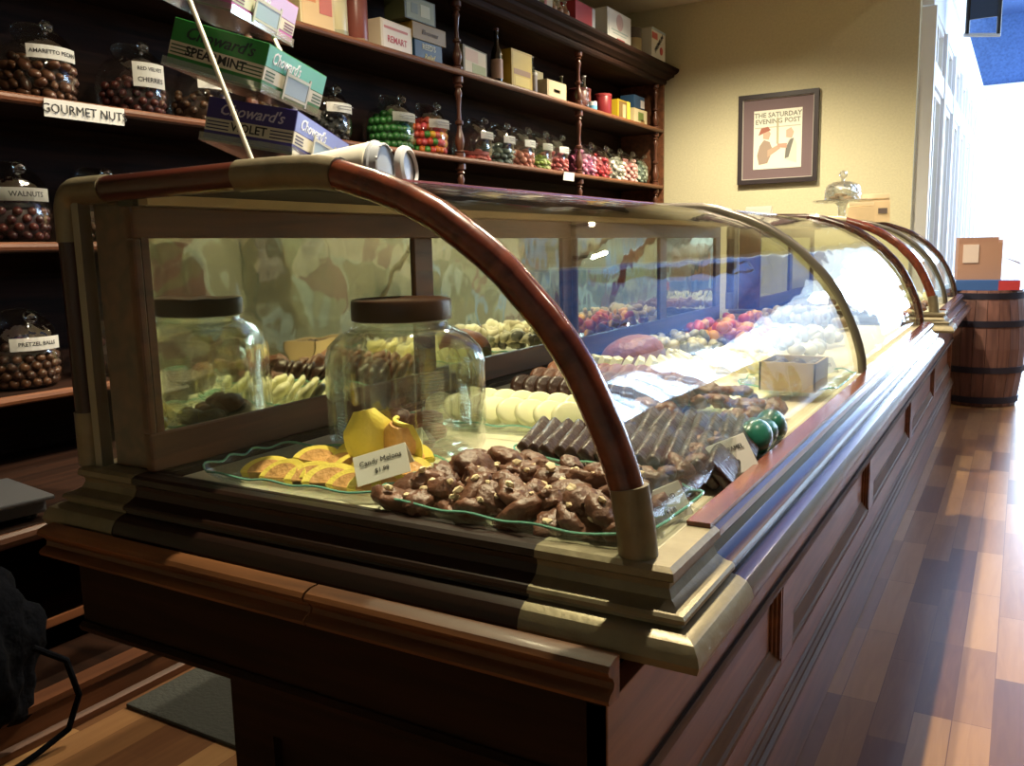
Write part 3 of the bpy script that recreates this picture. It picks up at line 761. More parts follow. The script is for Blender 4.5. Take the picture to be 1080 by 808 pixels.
# cream truffles along the mirror and mixed orange / red / grey candy heaps
sp_ = {}
def ball_mesh(col, r, rough=.3, sub=2):
    k = (col, r)
    if k not in sp_:
        bm = bmesh.new(); bmesh.ops.create_icosphere(bm, subdivisions=sub, radius=r)
        if abs(r-.017) < 1e-6:
            bm.free(); bm = lump(int(col[0]*1000), r, 2, .45, (1.25, .8, .8))
        sp_[k] = me_from(bm, 'ball', colmat(col, rough), True, 180)
    return sp_[k]
def heap(name, cat, label, group, n, x0, x1, y0, y1, h, cols, r, lumps=True):
    for k in range(n):
        u, v_ = g.uniform(-1, 1), g.uniform(-1, 1)
        x = (x0+x1)/2+u*(x1-x0)/2; y = (y0+y1)/2+v_*(y1-y0)/2
        z = DZ+.012+r*.8+h*max(0, 1-u*u)*g.uniform(.1, 1)
        c = cols[g.randrange(len(cols))]
        key = ('l', c, r, k % 3)
        if key not in sp_: sp_[key] = me_from(lump(200+k % 3, r, 2, .35, (1, .9, .8)), 'lump', colmat(c, .35), True, 60)
        o = bpy.data.objects.new(name, sp_[key]); C.objects.link(o); o.location = (x, y, z); o.rotation_euler = (g.uniform(-1, 1), g.uniform(-1, 1), g.uniform(0, 6))
        tag(o, label, cat, group)
heap('orange_candy', 'candy', 'orange or red candy lump in the heap by the mirror, middle of the near case', 'orange and red candies', 90, -1.18, -.88, 3.2, 3.9, .07, [(.60, .20, .05), (.55, .09, .05), (.70, .36, .08), (.33, .10, .06), (.60, .20, .05)], .024)
heap('grey_bonbon', 'candy', 'grey-green bonbon in the heap in front of the orange candies', 'grey-green bonbons', 60, -1.20, -.90, 2.78, 3.12, .05, [(.20, .21, .16), (.34, .33, .24), (.12, .12, .11), (.55, .52, .40)], .022)
heap('tan_brittle', 'candy', 'tan brittle chunk at the far end of the near case', 'tan brittle chunks', 70, -1.16, -.66, 4.02, 4.34, .06, [(.34, .27, .16), (.50, .44, .30), (.22, .15, .09)], .026)
heap('pale_nougat', 'candy', 'pale nougat piece heaped along the middle of the near case', 'pale nougat pieces', 45, -.84, -.60, 2.95, 3.6, .05, [(.66, .64, .50), (.50, .46, .34)], .026)
heap('yellow_bonbon', 'candy', 'soft yellow bonbon heaped beside the grey-green bonbons', 'soft yellow bonbons', 34, -.86, -.62, 2.45, 2.85, .04, [(.75, .66, .30), (.78, .70, .42)], .026)
# wrapped green candy + brown box by the curved glass
for k, (x, y, s) in enumerate(((-.415, 1.60, 1.1), (-.43, 1.68, .9), (-.425, 1.76, 1.0))):
    o = obj('wrapped_candy', lump(300+k, .042*s, 3, .3, (.8, 1.2, .8)), colmat((.015, .12, .08), .3, coat=.3), None, True, 80, world=False); o.location = (x, y, DZ+.034*s)
    tag(o, ('large dark green foil wrapped candy nearest the cream price card', 'small green foil wrapped candy in the middle of the three', 'green foil wrapped candy farthest from the price card')[k], 'candy')
t = thing('open_box', 'small brown cardboard box of dark sweets against the curved glass', 'box', (-.50, 2.30, DZ+.012))
b = bmesh.new()
for a in ((-.57, -.565, 2.22, 2.38), (-.435, -.43, 2.22, 2.38), (-.57, -.43, 2.22, 2.225), (-.57, -.43, 2.375, 2.38)): add_box(b, *a, DZ+.03, DZ+.10)
add_box(b, -.57, -.43, 2.22, 2.38, DZ+.026, DZ+.031)
obj('tray_box', b, M['kraft'], t)
for k in range(12):
    o = bpy.data.objects.new('dark_sweet', ball_mesh((.05, .025, .015), .022)); C.objects.link(o); o.location = (-.545+.045*(k % 3), 2.245+.036*(k//3), DZ+.075)
    tag(o, 'round dark sweet inside the small brown cardboard box', 'candy', 'dark sweets in the brown box')
card(-.47, 2.62, DZ+.02, .08, .05, 1.0, [('MINTS', .014, .5)], 'small white price card farther along the curved glass behind the brown box')

# the big glass jar
def big_jar(x, y, rz, label):
    t = thing('glass_jar', label, 'jar', (x, y, DZ), rz)
    prof = [(.001, .004), (.118, .004), (.140, .010), (.148, .03), (.150, .10), (.150, .185), (.146, .210), (.132, .233), (.108, .247), (.100, .252), (.100, .275)]
    bm = bmesh.new(); rings = []
    seg = 48
    inner = [(max(.001, r-.006), max(z, .010)) for r, z in prof]
    allp = prof + list(reversed(inner))
    for r, z in allp:
        n = 2+3.2*max(0, min(1, (.245-z)/.05)) if z < .245 else 2
        ring = []
        for k in range(seg):
            a = 2*PI*k/seg; c, s_ = math.cos(a), math.sin(a); q = (abs(c)**n+abs(s_)**n)**(-1/n)
            if z < .245: q = min(q, 1.24)
            ring.append(bm.verts.new(V((r*q*c, r*q*s_, z))))
        rings.append(ring)
    for a, b in zip(rings, rings[1:]):
        for k in range(seg): bm.faces.new((a[k], a[(k+1) % seg], b[(k+1) % seg], b[k]))
    for k in range(seg): bm.faces.new((rings[-1][k], rings[-1][(k+1) % seg], rings[0][(k+1) % seg], rings[0][k]))
    obj('glass_body', bm, M['jarglass'], t, True, 60, world=False)
    # ribbed grip panels
    for a in range(4):
        rp = bmesh.new()
        for j in range(22):
            z = .045+j*.0062
            add_tube(rp, [(.148, -.026, z), (.1515, -.012, z), (.1515, .012, z), (.148, .026, z)], .0022, 6)
        for yy in (-.040, .040): add_tube(rp, [(.1495, yy, .035), (.1505, yy, .19), (.148, yy, .205)], .0022, 6)
        rp.transform(rm('Z', a*PI/2))
        obj('ribbed_panel', rp, M['jarglass'], t, True, world=False)
    for zz, rr in ((.240, .121), (.246, .112)):
        obj('shoulder_ring', tube([(rr*math.cos(2*PI*k/40), rr*math.sin(2*PI*k/40), zz) for k in range(40)], .0025, 6, closed=True), M['jarglass'], t, True, world=False)
    obj('lid', lathe([(0, .262), (.106, .262), (.109, .264), (.109, .296), (.106, .301), (.098, .303), (.09, .300), (0, .300)], 40), M['brownlid'], t, True, 40, world=False, label='dark brown screw lid')
    return t
JX, JY = -1.045, 1.355
BJ = big_jar(JX, JY, 1.05, 'large square-shouldered glass jar with brown lid behind the candied slices'); BJ.scale = (.90, .90, 1.02)
for k, (dx, dy, z, mk) in enumerate(((-.07, -.04, .03, 'dchoc'), (-.04, -.07, .035, 'dchoc'), (-.02, -.02, .04, 'mchoc'), (-.05, .02, .055, 'mchoc'), (.0, -.06, .03, 'choc'), (.03, .03, .035, 'mchoc'), (.01, .05, .05, 'choc'), (-.08, .03, .03, 'dchoc'), (.05, -.02, .028, 'choc'), (-.03, .06, .04, 'mchoc'))):
    o = obj('truffle', lump(400+k, .030, 2, .35), M[mk], None, True, 60, world=False); o.location = (JX+dx, JY+dy, DZ+z+.005)
    tag(o, 'lumpy %s truffle lying in the bottom of the big glass jar' % ('dark' if mk == 'dchoc' else 'brown'), 'chocolate', 'dark truffles in the jar' if mk == 'dchoc' else 'brown truffles in the jar')
card(JX+.045, JY-.085, DZ+.025, .10, .038, .35, [('A Treat   $3.25', .0115, .5)], 'white card lying inside the bottom of the big glass jar', .6, -.25)

# ------------------------------------------------------------------ on top of the near case
def Eul(a, b, c):
    ca, sa = math.cos(a), math.sin(a); cb, sb = math.cos(b), math.sin(b); cc, sc = math.cos(c), math.sin(c)
    Rz = Matrix(((ca, -sa, 0), (sa, ca, 0), (0, 0, 1))); Rx = Matrix(((1, 0, 0), (0, cb, -sb), (0, sb, cb))); Ry = Matrix(((cc, 0, sc), (0, 1, 0), (-sc, 0, cc)))
    return Rz @ Rx @ Ry
BW, BH, BD = .192, .0836, .3064
def gum_box(o, ang, col, side, word, label, logo):
    o = V(o)+V((0, 0, E)); R3 = Eul(*[math.radians(q) for q in ang]); T = tr(*o) @ R3.to_4x4()
    t = thing('gum_box', label, 'box', o)
    # local: x from -BW..0 along the front, y 0..BD depth, z -BH..0
    obj('carton', box(-BW, 0, 0, BD, -BH, 0, .0015, T=T), colmat(col, .35), t)
    st = bmesh.new(); add_box(st, -BW+.0005, -.0005, -.0006, .002, -BH*.80, -BH*.50); add_box(st, -.002, .0006, .0005, BD-.0005, -BH*.80, -BH*.50); st.transform(T)
    obj('cream_band', st, colmat((.66, .62, .50), .45), t)
    for zz in (-.58, -.66, -.74):
        for q in ((-BW+.004, -BW+.052, -.0012, .001), (-.050, -.002, -.0012, .001), (-.001, .0012, .01, .05), (-.001, .0012, .25, .30)):
            obj('rule_line', box(*q, BH*zz-.0012, BH*zz+.0012, T=T), colmat(tuple(c*.35 for c in col), .5), t)
    sp2 = bmesh.new(); add_box(sp2, -.001, .0008, .002, BD-.002, -BH*.48, -.002); sp2.transform(T)
    obj('side_print', sp2, colmat(side, .4), t)
    lt = text_bm(word, .024, T @ V((-BW*.5, -.0016, -BH*.655)), R3 @ V((1, 0, 0)), R3 @ V((0, 0, 1)), bold=.0004); obj('lettering', lt, M['ink'], t)
    lg = text_bm("Choward's", .032, T @ V((-BW*.5, -.0010, -BH*.27)), R3 @ V((1, 0, 0)), R3 @ V((0, 0, 1)), shear=.35, bold=.0003); obj('logo', lg, colmat(logo, .4), t)
    lg = text_bm("Choward's", .032, T @ V((.0014, BD*.30, -BH*.26)), R3 @ V((0, 1, 0)), R3 @ V((0, 0, 1)), shear=.35, bold=.0003); obj('logo', lg, colmat((.75, .78, .86), .4), t)
    return T, t
gb = [((-1.2749, 1.3421, .2848), (21.7, -6.055, 11.2), (.045, .030, .22), (.22, .27, .66), 'VIOLET', 'purple box of VIOLET gum with cursive logo, lowest on the tilted rack', (.62, .58, .75)),
      ((-1.2332, 1.2349, .3881), (22.38, -.57, 17.42), (.02, .23, .035), (.12, .50, .42), 'SPEARMINT', 'green box of SPEARMINT gum with dark cursive logo, middle tier of the rack', (.01, .03, .03)),
      ((-1.4176, 1.346, .5817), (21.13, -.21, 16.7), (.55, .10, .36), (.56, .42, .72), 'GUM', 'pink and lilac gum box at the top of the tilted rack', (.8, .7, .8))]
rk = thing('display_rack', 'tilted clear tiered display rack with cream rods holding the gum boxes', 'rack', (-1.3, 1.35, E+.13))
Ts = []
for a in gb:
    T, t = gum_box(*a); Ts.append(T)
    tb = bmesh.new()
    add_box(tb, -BW-.006, .006, -.006, BD+.004, -BH-.007, -BH-.002)
    add_box(tb, -BW-.006, .006, -.006, -.003, -BH-.006, -BH+.010)
    add_box(tb, .003, .006, -.003, BD, -BH-.006, -BH+.010)
    tb.transform(T); tr_ = obj('rack_tray', tb, M['acrylic'], rk)
    fb = bmesh.new()
    for yy in (.085, .205): add_box(fb, .0065, .0085, yy, yy+.008, -BH-.002, -BH+.056)
    add_box(fb, .0065, .0085, .0931, .2049, -BH+.044, -BH+.050); add_box(fb, .0065, .0085, .0931, .2049, -BH+.004, -BH+.009)
    fb.transform(T); obj('price_holder', fb, colmat((.50, .49, .42), .4), tr_)
    pb = bmesh.new(); add_box(pb, .0061, .0075, .094, .204, -BH+.010, -BH+.043); pb.transform(T); obj('price_slip', pb, colmat((.30, .40, .50), .4), tr_)
obj('front_rod', tube([(-1.178, 1.135, E+.130), (-1.330, 1.14, E+.458), (-1.40, 1.14, E+.60)], .0045, 10), M['rod'], rk, True)
obj('rear_rod', tube([Ts[0] @ V((-.09, BD+.012, -BH-.06)), Ts[1] @ V((-.10, BD+.012, 0)), Ts[2] @ V((-.12, BD+.012, 0))], .005, 10), M['rod'], rk, True)
obj('foot', box(-1.36, -1.12, 1.12, 1.16, E+.129, E+.136, .002), M['acrylic'], rk)
obj('foot', box(-1.50, -1.30, 1.56, 1.62, E+.129, E+.136, .002), M['acrylic'], rk)

# stack of paper cups lying on its side
def axis_T(o, d):
    d = V(d).normalized(); q = d.to_track_quat('Z', 'Y'); return tr(*o) @ q.to_matrix().to_4x4()
t = thing('cup_stack', 'stack of cream paper cups with silver lids lying on its side on the case top', 'cups', (-1.13, 1.36, E+.13))
T = axis_T((-1.29, 1.385, E+.168), (.94, .24, .0))
b = lathe([(0, 0), (.031, 0), (.034, .004), (.052, .135), (.0535, .138), (.0535, .143), (.050, .145), (0, .145)], 36); b.transform(T); obj('paper_cup', b, M['cup'], t, True, 40)
b = lathe([(.0535, .146), (.0555, .148), (.0555, .153), (.051, .156), (.0495, .170), (.046, .172), (.044, .167), (0, .167)], 36); b.transform(T); obj('lid', b, M['silver'], t, True, 40)
b = bmesh.new()
for k in range(10):
    a = 2*PI*k/10; add_tube(b, [(.0475*math.cos(a), .0475*math.sin(a), .157), (.047*math.cos(a+.3), .047*math.sin(a+.3), .171)], .003, 6)
b.transform(T); obj('lid_rib', b, colmat((.75, .77, .78), .3), t, True)
t = thing('plastic_lid', 'loose white ring shaped plastic lid leaning beside the paper cups', 'lid', (-1.0, 1.40, E+.13))
T = axis_T((-1.095, 1.445, E+.165), (.94, .22, .05))
b = lathe([(.030, .004), (.030, 0), (.044, 0), (.046, .006), (.044, .014), (.036, .018), (.033, .012)], 32, cap=False); b.transform(T); obj('ring', b, colmat((.48, .50, .53), .45), t, True)
b = lathe([(0, .006), (.033, .006), (.033, .009), (0, .009)], 32); b.transform(T); obj('disc', b, colmat((.25, .24, .24), .25), t, True)
# table sign
t = thing('tent_sign', 'small cream tent card standing on the near case top', 'card', (-1.08, 4.36, E+.13))
b = bmesh.new()
for s_ in (-1, 1):
    q = [b.verts.new(V(p)) for p in ((-1.20, 4.36+s_*.04, E+.129), (-1.07, 4.34+s_*.04, E+.129), (-1.07, 4.34, E+.18), (-1.20, 4.36, E+.18))]; b.faces.new(q)
bmesh.ops.solidify(b, geom=b.faces[:], thickness=.003)
obj('folded_card', b, M['paper'], t)
# cake stand with dome
cx, cyy, cz = -1.13, 6.58, E+.129
t = thing('cake_stand', 'crystal footed cake stand with faceted dome on the far case', 'cake stand', (cx, cyy, cz))
b = lathe([(0, 0), (.075, 0), (.078, .008), (.05, .016), (.030, .03), (.026, .08), (.032, .12), (.05, .138), (0, .138)], 16); b.transform(tr(cx, cyy, cz)); obj('foot', b, M['crystal'], t, True, 30)
b = lathe([(0, .138), (.15, .140), (.200, .150), (.205, .158), (.200, .160), (.15, .148), (0, .146)], 32); b.transform(tr(cx, cyy, cz)); obj('plate', b, M['crystal'], t, True)
b = lathe([(.120, .148), (.124, .16), (.122, .225), (.108, .262), (.07, .285), (.03, .294), (0, .296), (0, .292), (.03, .289), (.067, .280), (.104, .259), (.117, .225), (.119, .16), (.115, .148)], 14, cap=False); b.transform(tr(cx, cyy, cz)); d = obj('dome', b, M['crystal'], t)
b = lathe([(0, .294), (.012, .296), (.012, .31), (.026, .322), (.030, .338), (.022, .355), (.01, .365), (0, .367)], 8); b.transform(tr(cx, cyy, cz)); obj('knob', b, M['crystal'], d)
for k in range(7):
    a = k*.9; o = bpy.data.objects.new('cookie', disc(.035, .018, colmat((.50, .33, .18), .7), 'cookie') if k == 0 else bpy.data.meshes['cookie']); C.objects.link(o)
    o.location = (cx+.055*math.cos(a)*(k > 0), cyy+.055*math.sin(a)*(k > 0), cz+.160+.0185*(k % 3)); tag(o, 'tan cookie stacked under the crystal cake dome', 'cookie', 'cookies under the dome')
# paper bags
def bag(x, y, w, h, d, rz, label, tape):
    t = thing('paper_bag', label, 'bag', (x, y, E+.129)); T = tr(x, y, E+.129) @ rm('Z', rz)
    b = bmesh.new(); pr = [(-w/2, -d/2), (w/2, -d/2), (w/2, d/2), (-w/2, d/2)]
    r0 = [b.verts.new(V((x_, y_2, 0))) for x_, y_2 in pr]; r1 = [b.verts.new(V((x_*.98, y_2*.8, h*.75))) for x_, y_2 in pr]; r2 = [b.verts.new(V((x_*.94, y_2*.1+.004, h))) for x_, y_2 in pr]
    for A, B in ((r0, r1), (r1, r2)):
        for k in range(4): b.faces.new((A[k], A[(k+1) % 4], B[(k+1) % 4], B[k]))
    b.faces.new(list(reversed(r0))); b.faces.new(r2); b.transform(T); obj('bag_body', b, M['kraft'], t)
    b = box(-w*.47, w*.47, -.035, -.025, h*.86, h*1.02, .002, T=T); obj('folded_top', b, colmat((.66, .55, .36), .7), t)
    if tape:
        obj('label_patch', box(w*.1, w*.4, -d*.5-.002, -d*.5, h*.3, h*.5, T=T), colmat((.12, .09, .08), .6), t)
bag(-.965, 6.30, .17, .125, .08, .35, 'shorter tan paper bag in front, beside the crystal cake stand', False)
bag(-.925, 6.62, .20, .19, .08, .35, 'taller tan paper bag with dark patch behind the shorter bag', True)
# things inside the far case, seen through its end
for k in range(18):
    o = bpy.data.objects.new('fudge_block', cl[k % 5][0] if k % 3 else me_from(box(-.04, .04, -.03, .03, -.02, .02, .004), 'block', M['mchoc'])); C.objects.link(o)
    o.location = (-1.15+.13*(k % 6), 5.35+.16*(k//6), DZ+.022); o.scale = (1.3,)*3; tag(o, 'brown fudge piece on the deck of the far display case', 'chocolate', 'fudge in the far case')
for k in range(10):
    o = bpy.data.objects.new('pale_cookie', wm); C.objects.link(o); o.location = (-.95+.05*k, 5.95, DZ+.05); o.rotation_euler = (0, 1.1, -.4); tag(o, 'pale cookie leaning in a row in the far display case', 'cookie', 'pale cookies in the far case')

# ------------------------------------------------------------------ penny candy jars on the shelves
def jar_bodies():
    bm = bmesh.new()
    pr = [(.001, .003), (.085, .003), (.108, .012), (.124, .045), (.126, .09), (.120, .135), (.104, .170), (.084, .195)]
    pr = pr + [(r-.004, z) for r, z in reversed(pr[1:])]
    add_lathe(bm, pr, 28, cap=False)
    body = me_from(bm, 'jar_body', M['candyjar'], True, 70)
    T = tr(.018, 0, .165) @ rm('Y', .80)
    nb = lathe([(.080, -.02), (.080, .02), (.084, .036), (.087, .039), (.083, .040), (.076, .02), (.076, -.02)], 28, cap=False); nb.transform(T)
    neck = me_from(nb, 'jar_neck', M['candyjar'], True, 70)
    lb = lathe([(.0, .040), (.082, .040), (.092, .043), (.094, .048), (.086, .055), (.062, .068), (.035, .075), (.014, .078), (0, .079)], 28); lb.transform(T)
    lid = me_from(lb, 'jar_lid', M['lidglass'], True, 50)
    kb = lathe([(0, .077), (.011, .079), (.010, .087), (.020, .094), (.023, .104), (.018, .114), (.007, .119), (0, .120)], 16); kb.transform(T)
    knob = me_from(kb, 'knob', M['lidglass'], True, 60)
    return body, neck, lid, knob
JB = jar_bodies()
bpy.data.materials  # keep
def label_mesh(w, h, zc, tilt=0.0):
    bm = bmesh.new(); n = 8; rows = []
    for z in (zc-h/2, zc+h/2):
        rows.append([bm.verts.new(V((.1285*math.cos(a), .1285*math.sin(a), z))) for a in [(-w/2+w*k/n)/.1285 for k in range(n+1)]])
    for k in range(n): bm.faces.new((rows[0][k], rows[0][k+1], rows[1][k+1], rows[1][k]))
    bmesh.ops.solidify(bm, geom=bm.faces[:], thickness=-.0015)
    return bm
lab_me = me_from(label_mesh(.17, .042, .150), 'label', M['label'])
lab_me2 = me_from(label_mesh(.13, .085, .135), 'label', M['label'])
def candy_jar(y, zshelf, label, cols, n, candy, cat, clabel, cgroup, words=None, rz=-.08, s=1., br=.0135, fill=.62, lab=True, x=-2.865):
    t = thing('candy_jar', label, 'jar', (x, y, zshelf+.001), rz); t.scale = (s, s, s)
    for nm, me in zip(('jar_body', 'jar_neck', 'lid', 'knob'), JB):
        o = bpy.data.objects.new(nm, me); C.objects.link(o); o.parent = t
        if nm == 'knob': o.parent = lidob
        if nm == 'lid': lidob = o
    if lab:
        two = words and len(words) > 1
        l = bpy.data.objects.new('paper_label', lab_me2 if two else lab_me); C.objects.link(l); l.parent = t
        if words:
            bm = bmesh.new()
            if words == ['-']: words = []; add_box(bm, .1285, .1302, -.060, .060, .154, .158); obj('printed_line', box(.1290, .1306, -.045, .045, .142, .145), colmat((.25, .25, .24), .5), l, world=False)
            for i, w in enumerate(words):
                zc = .150 if not two else (.155-.038*i)
                q = text_bm(w, .023 if len(w) < 10 else .0178, (0, 0, 0), (1, 0, 0), (0, 1, 0), ext=.0002, bold=.0002)
                for v in q.verts:
                    a = v.co.x/.1285; v.co = V(((.1295+v.co.z)*math.cos(a), (.1295)*math.sin(a), zc+v.co.y))
                me = bpy.data.meshes.new('x'); q.to_mesh(me); q.free(); bm.from_mesh(me); bpy.data.meshes.remove(me)
            obj('lettering' if words else 'printed_line', bm, M['ink'] if words else colmat((.25, .25, .24), .5), l, world=False)
    # core filling and the visible candies
    H = .19*fill
    core = lathe([(0, .008), (.078, .010), (.098, .03), (.104, .06), (.104, H*.7), (.085, H-.012), (0, H-.008)], 16)
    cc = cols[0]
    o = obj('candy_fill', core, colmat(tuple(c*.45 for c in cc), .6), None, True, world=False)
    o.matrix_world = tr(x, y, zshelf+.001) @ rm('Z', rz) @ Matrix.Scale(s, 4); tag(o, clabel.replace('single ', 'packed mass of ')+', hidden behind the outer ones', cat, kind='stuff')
    W = tr(x, y, zshelf+.001) @ rm('Z', rz) @ Matrix.Scale(s, 4)
    k = 0; zr = br+.006; layers = max(1, int((H-.01)/(br*1.75)))
    per = max(4, n//max(1, layers+1))
    for L_ in range(layers):
        z = zr+L_*br*1.75
        R = .112-br*.35 if z > .03 else .100
        m_ = per
        for j in range(m_):
            a = -1.75+3.1*j/(m_-1)+(.5*3.1/m_ if L_ % 2 else 0)
            p = W @ V((R*math.cos(a)*.97, R*math.sin(a)*.97, z+g.uniform(-.002, .002)))
            o = bpy.data.objects.new(candy, ball_mesh(cols[g.randrange(len(cols))], br, .35)); C.objects.link(o); o.location = p; o.scale = (s, s, s*.92); o.rotation_euler = (g.random(), g.random(), 0)
            tag(o, clabel, cat, cgroup)
    for j in range(per):
        a = g.uniform(0, 6.28); rr = .085*math.sqrt(g.random())
        p = W @ V((rr*math.cos(a), rr*math.sin(a), H+g.uniform(0, .008)))
        o = bpy.data.objects.new(candy, ball_mesh(cols[g.randrange(len(cols))], br, .35)); C.objects.link(o); o.location = p; o.scale = (s,)*3
        tag(o, clabel, cat, cgroup)
z3, z4, z5 = zs[3], zs[2], zs[1]
CH1 = [(.10, .042, .022), (.14, .06, .03), (.07, .03, .018)]; CH2 = [(.05, .012, .012), (.09, .02, .016)]; CH3 = [(.10, .045, .022), (.06, .028, .016)]
candy_jar(1.80, z3, 'tilted glass candy jar labelled AMARETTO PECANS above the GOURMET NUTS strip', CH1, 46, 'coated_pecan', 'candy', 'single brown coated pecan in the AMARETTO PECANS jar', 'pecans in the labelled jar', ['AMARETTO PECAN'], br=.017, fill=.72)
candy_jar(2.16, z3, 'glass candy jar labelled RED VELVET CHERRIES, second on its shelf', CH2, 44, 'coated_cherry', 'candy', 'single dark red cherry in the RED VELVET CHERRIES jar', 'cherries in the labelled jar', ['RED VELVET', 'CHERRIES'], br=.015, fill=.68)
candy_jar(2.47, z3, 'glass candy jar half hidden behind the green SPEARMINT box', CH3, 30, 'dark_nut', 'candy', 'single dark nut in the jar behind the SPEARMINT box', 'nuts behind the spearmint box', ['-'], br=.015)
candy_jar(2.83, z3, 'glass candy jar of brown nuts seen between the green and purple gum boxes', [(.16, .07, .03), (.11, .05, .02)], 36, 'brown_nut', 'candy', 'single brown nut in the jar between the gum boxes', 'nuts between the gum boxes', None, lab=False, br=.016)
candy_jar(3.19, z3, 'glass candy jar of black sweets with a white label left of the green gumballs', [(.012, .011, .012), (.03, .028, .03)], 36, 'black_sweet', 'candy', 'single glossy black sweet in the jar left of the green gumballs', 'black sweets', ['-'], br=.014)
candy_jar(3.67, z3, 'glass candy jar full of green gumballs', [(.018, .10, .018), (.026, .13, .026)], 60, 'green_gumball', 'gumball', 'single green gumball in the green gumball jar', 'green gumballs', ['-'], br=.0205, fill=.86, s=1.08)
candy_jar(4.0 - .02, z3, 'glass candy jar of mixed red, orange, yellow and green gumballs', [(.50, .05, .03), (.56, .14, .02), (.58, .30, .02), (.50, .07, .05), (.05, .20, .03), (.52, .06, .08)], 66, 'mixed_gumball', 'gumball', 'single coloured gumball in the mixed gumball jar', 'mixed gumballs', ['-'], br=.0205, fill=.86, s=1.08)
far = [(4.46, 'first jar right of the second turned post, with red drops', [(.50, .07, .06), (.42, .10, .08)], .3), (4.72, 'jar of grey-green wrapped mints', [(.20, .25, .20), (.34, .38, .32), (.10, .14, .12)], .6),
       (4.98, 'jar of coral pink sweets', [(.60, .22, .16), (.66, .30, .22)], .55), (5.22, 'jar of green and pink sweets', [(.36, .48, .10), (.55, .60, .25), (.60, .20, .20)], .5), (5.46, 'jar of red and white sweets left of the third turned post', [(.58, .14, .14), (.60, .35, .32)], .65)]
for y, d, c, fl in far:
    candy_jar(y, z3, 'tilted glass candy '+d, c, 34, 'wrapped_sweet', 'candy', 'single sweet in the '+d, 'sweets, '+d, ['-'], br=.017, fill=fl, s=1., rz=.1)
for y, d, c in ((5.93, 'jar of magenta pink taffy right of the third turned post', [(.62, .16, .34), (.66, .26, .42)]), (6.20, 'jar of deep red taffy', [(.56, .05, .07), (.62, .10, .12)]), (6.46, 'jar of white taffy', [(.62, .60, .52), (.70, .68, .62)]),
                (6.72, 'jar of salmon pink taffy', [(.66, .28, .28), (.70, .40, .38)]), (6.97, 'jar of pale green taffy at the shelf end', [(.34, .42, .34), (.50, .56, .48)])):
    candy_jar(y, z3, 'tilted glass candy '+d, c, 40, 'wrapped_taffy', 'candy', 'single piece in the '+d, 'taffy, '+d, None, br=.017, fill=.95, s=.97, rz=.1, lab=False)
candy_jar(1.66, z4, 'glass candy jar labelled WALNUTS below the GOURMET NUTS strip', CH2, 44, 'coated_walnut', 'candy', 'single coated walnut in the WALNUTS jar', 'walnuts in the labelled jar', ['WALNUTS'], br=.015, fill=.72)
for y, d in ((1.97, 'leftmost of the jars peeking over the case corner'), (2.25, 'middle of the jars peeking over the case top rail'), (2.54, 'rightmost of the jars peeking over the case top rail')):
    candy_jar(y, z4, 'dark glass candy jar, '+d, CH3, 34, 'dark_nut', 'candy', 'single dark nut in the jar '+d, 'nuts, '+d, None, br=.017, lab=False)
candy_jar(1.645, z5, 'glass candy jar labelled PRETZEL BALLS on the lowest shelf', CH1, 50, 'pretzel_ball', 'candy', 'single chocolate pretzel ball in the PRETZEL BALLS jar', 'pretzel balls', ['PRETZEL BALLS'], br=.0155, fill=.68)
candy_jar(1.98, z5, 'dark unlabelled candy jar right of the PRETZEL BALLS jar', CH2, 24, 'dark_nut', 'candy', 'single dark nut in the jar right of the PRETZEL BALLS', 'nuts right of the pretzel balls', None, br=.016, lab=False)

# ------------------------------------------------------------------ tins, boxes and bottles
def ybox(name, cat, label, y0, y1, z0, h, col, top=None, front=None, depth=.10, xf=-2.755, rz=0, parts=()):
    """carton standing with its printed face to the room (+X)"""
    yc = (y0+y1)/2; w = y1-y0; xc = xf-depth/2
    t = thing(name, label, cat, (xc, yc, z0)); T = tr(xc, yc, z0) @ rm('Z', rz)
    obj('carton', box(-depth/2, depth/2, -w/2, w/2, 0.001, h, .003, T=T), colmat(col, .45), t)
    if front: obj('printed_face', box(depth/2-.001, depth/2+.0012, -w*.44, w*.44, h*.06, h*.94, T=T), colmat(front, .45), t)
    for (nm, a, b, c, d, cl_) in parts:   # fractions of width/height
        obj(nm, box(depth/2, depth/2+.0022, -w/2+w*a, -w/2+w*b, h*c, h*d, T=T), colmat(cl_, .45), t)
    return t, T, w, h, depth
def txt(t, T, s, size, fy, fz, w, h, depth, col, shear=0, up=(0, 0, 1), u=(0, 1, 0), off=.0026):
    R3 = T.to_3x3(); o = T @ V((depth/2+off, -w/2+w*fy, h*fz))
    obj('lettering', text_bm(s, size, o, R3 @ V(u), R3 @ V(up), shear=shear, bold=.0004), colmat(col, .5), t)
def tin(name, cat, label, y, r, z0, h, col, bands=(), xc=-2.84, lid=None):
    t = thing(name, label, cat, (xc, y, z0))
    b = lathe([(0, .001), (r*.97, .001), (r, .005), (r, h-.006), (r*.97, h-.002), (0, h-.002)], 24); b.transform(tr(xc, y, z0)); obj('can', b, colmat(col, .35), t, True, 40)
    for a, c, cl_ in bands:
        b = lathe([(r*.9, h*a), (r+.0012, h*a), (r+.0012, h*c), (r*.9, h*c)], 24, cap=False); b.transform(tr(xc, y, z0)); obj('band', b, colmat(cl_, .4), t, True, 40)
    if lid:
        b = lathe([(0, h-.004), (r*1.04, h-.004), (r*1.04, h+.010), (r*.98, h+.014), (0, h+.015)], 24); b.transform(tr(xc, y, z0)); obj('lid', b, colmat(lid, .35), t, True, 40)
    return t
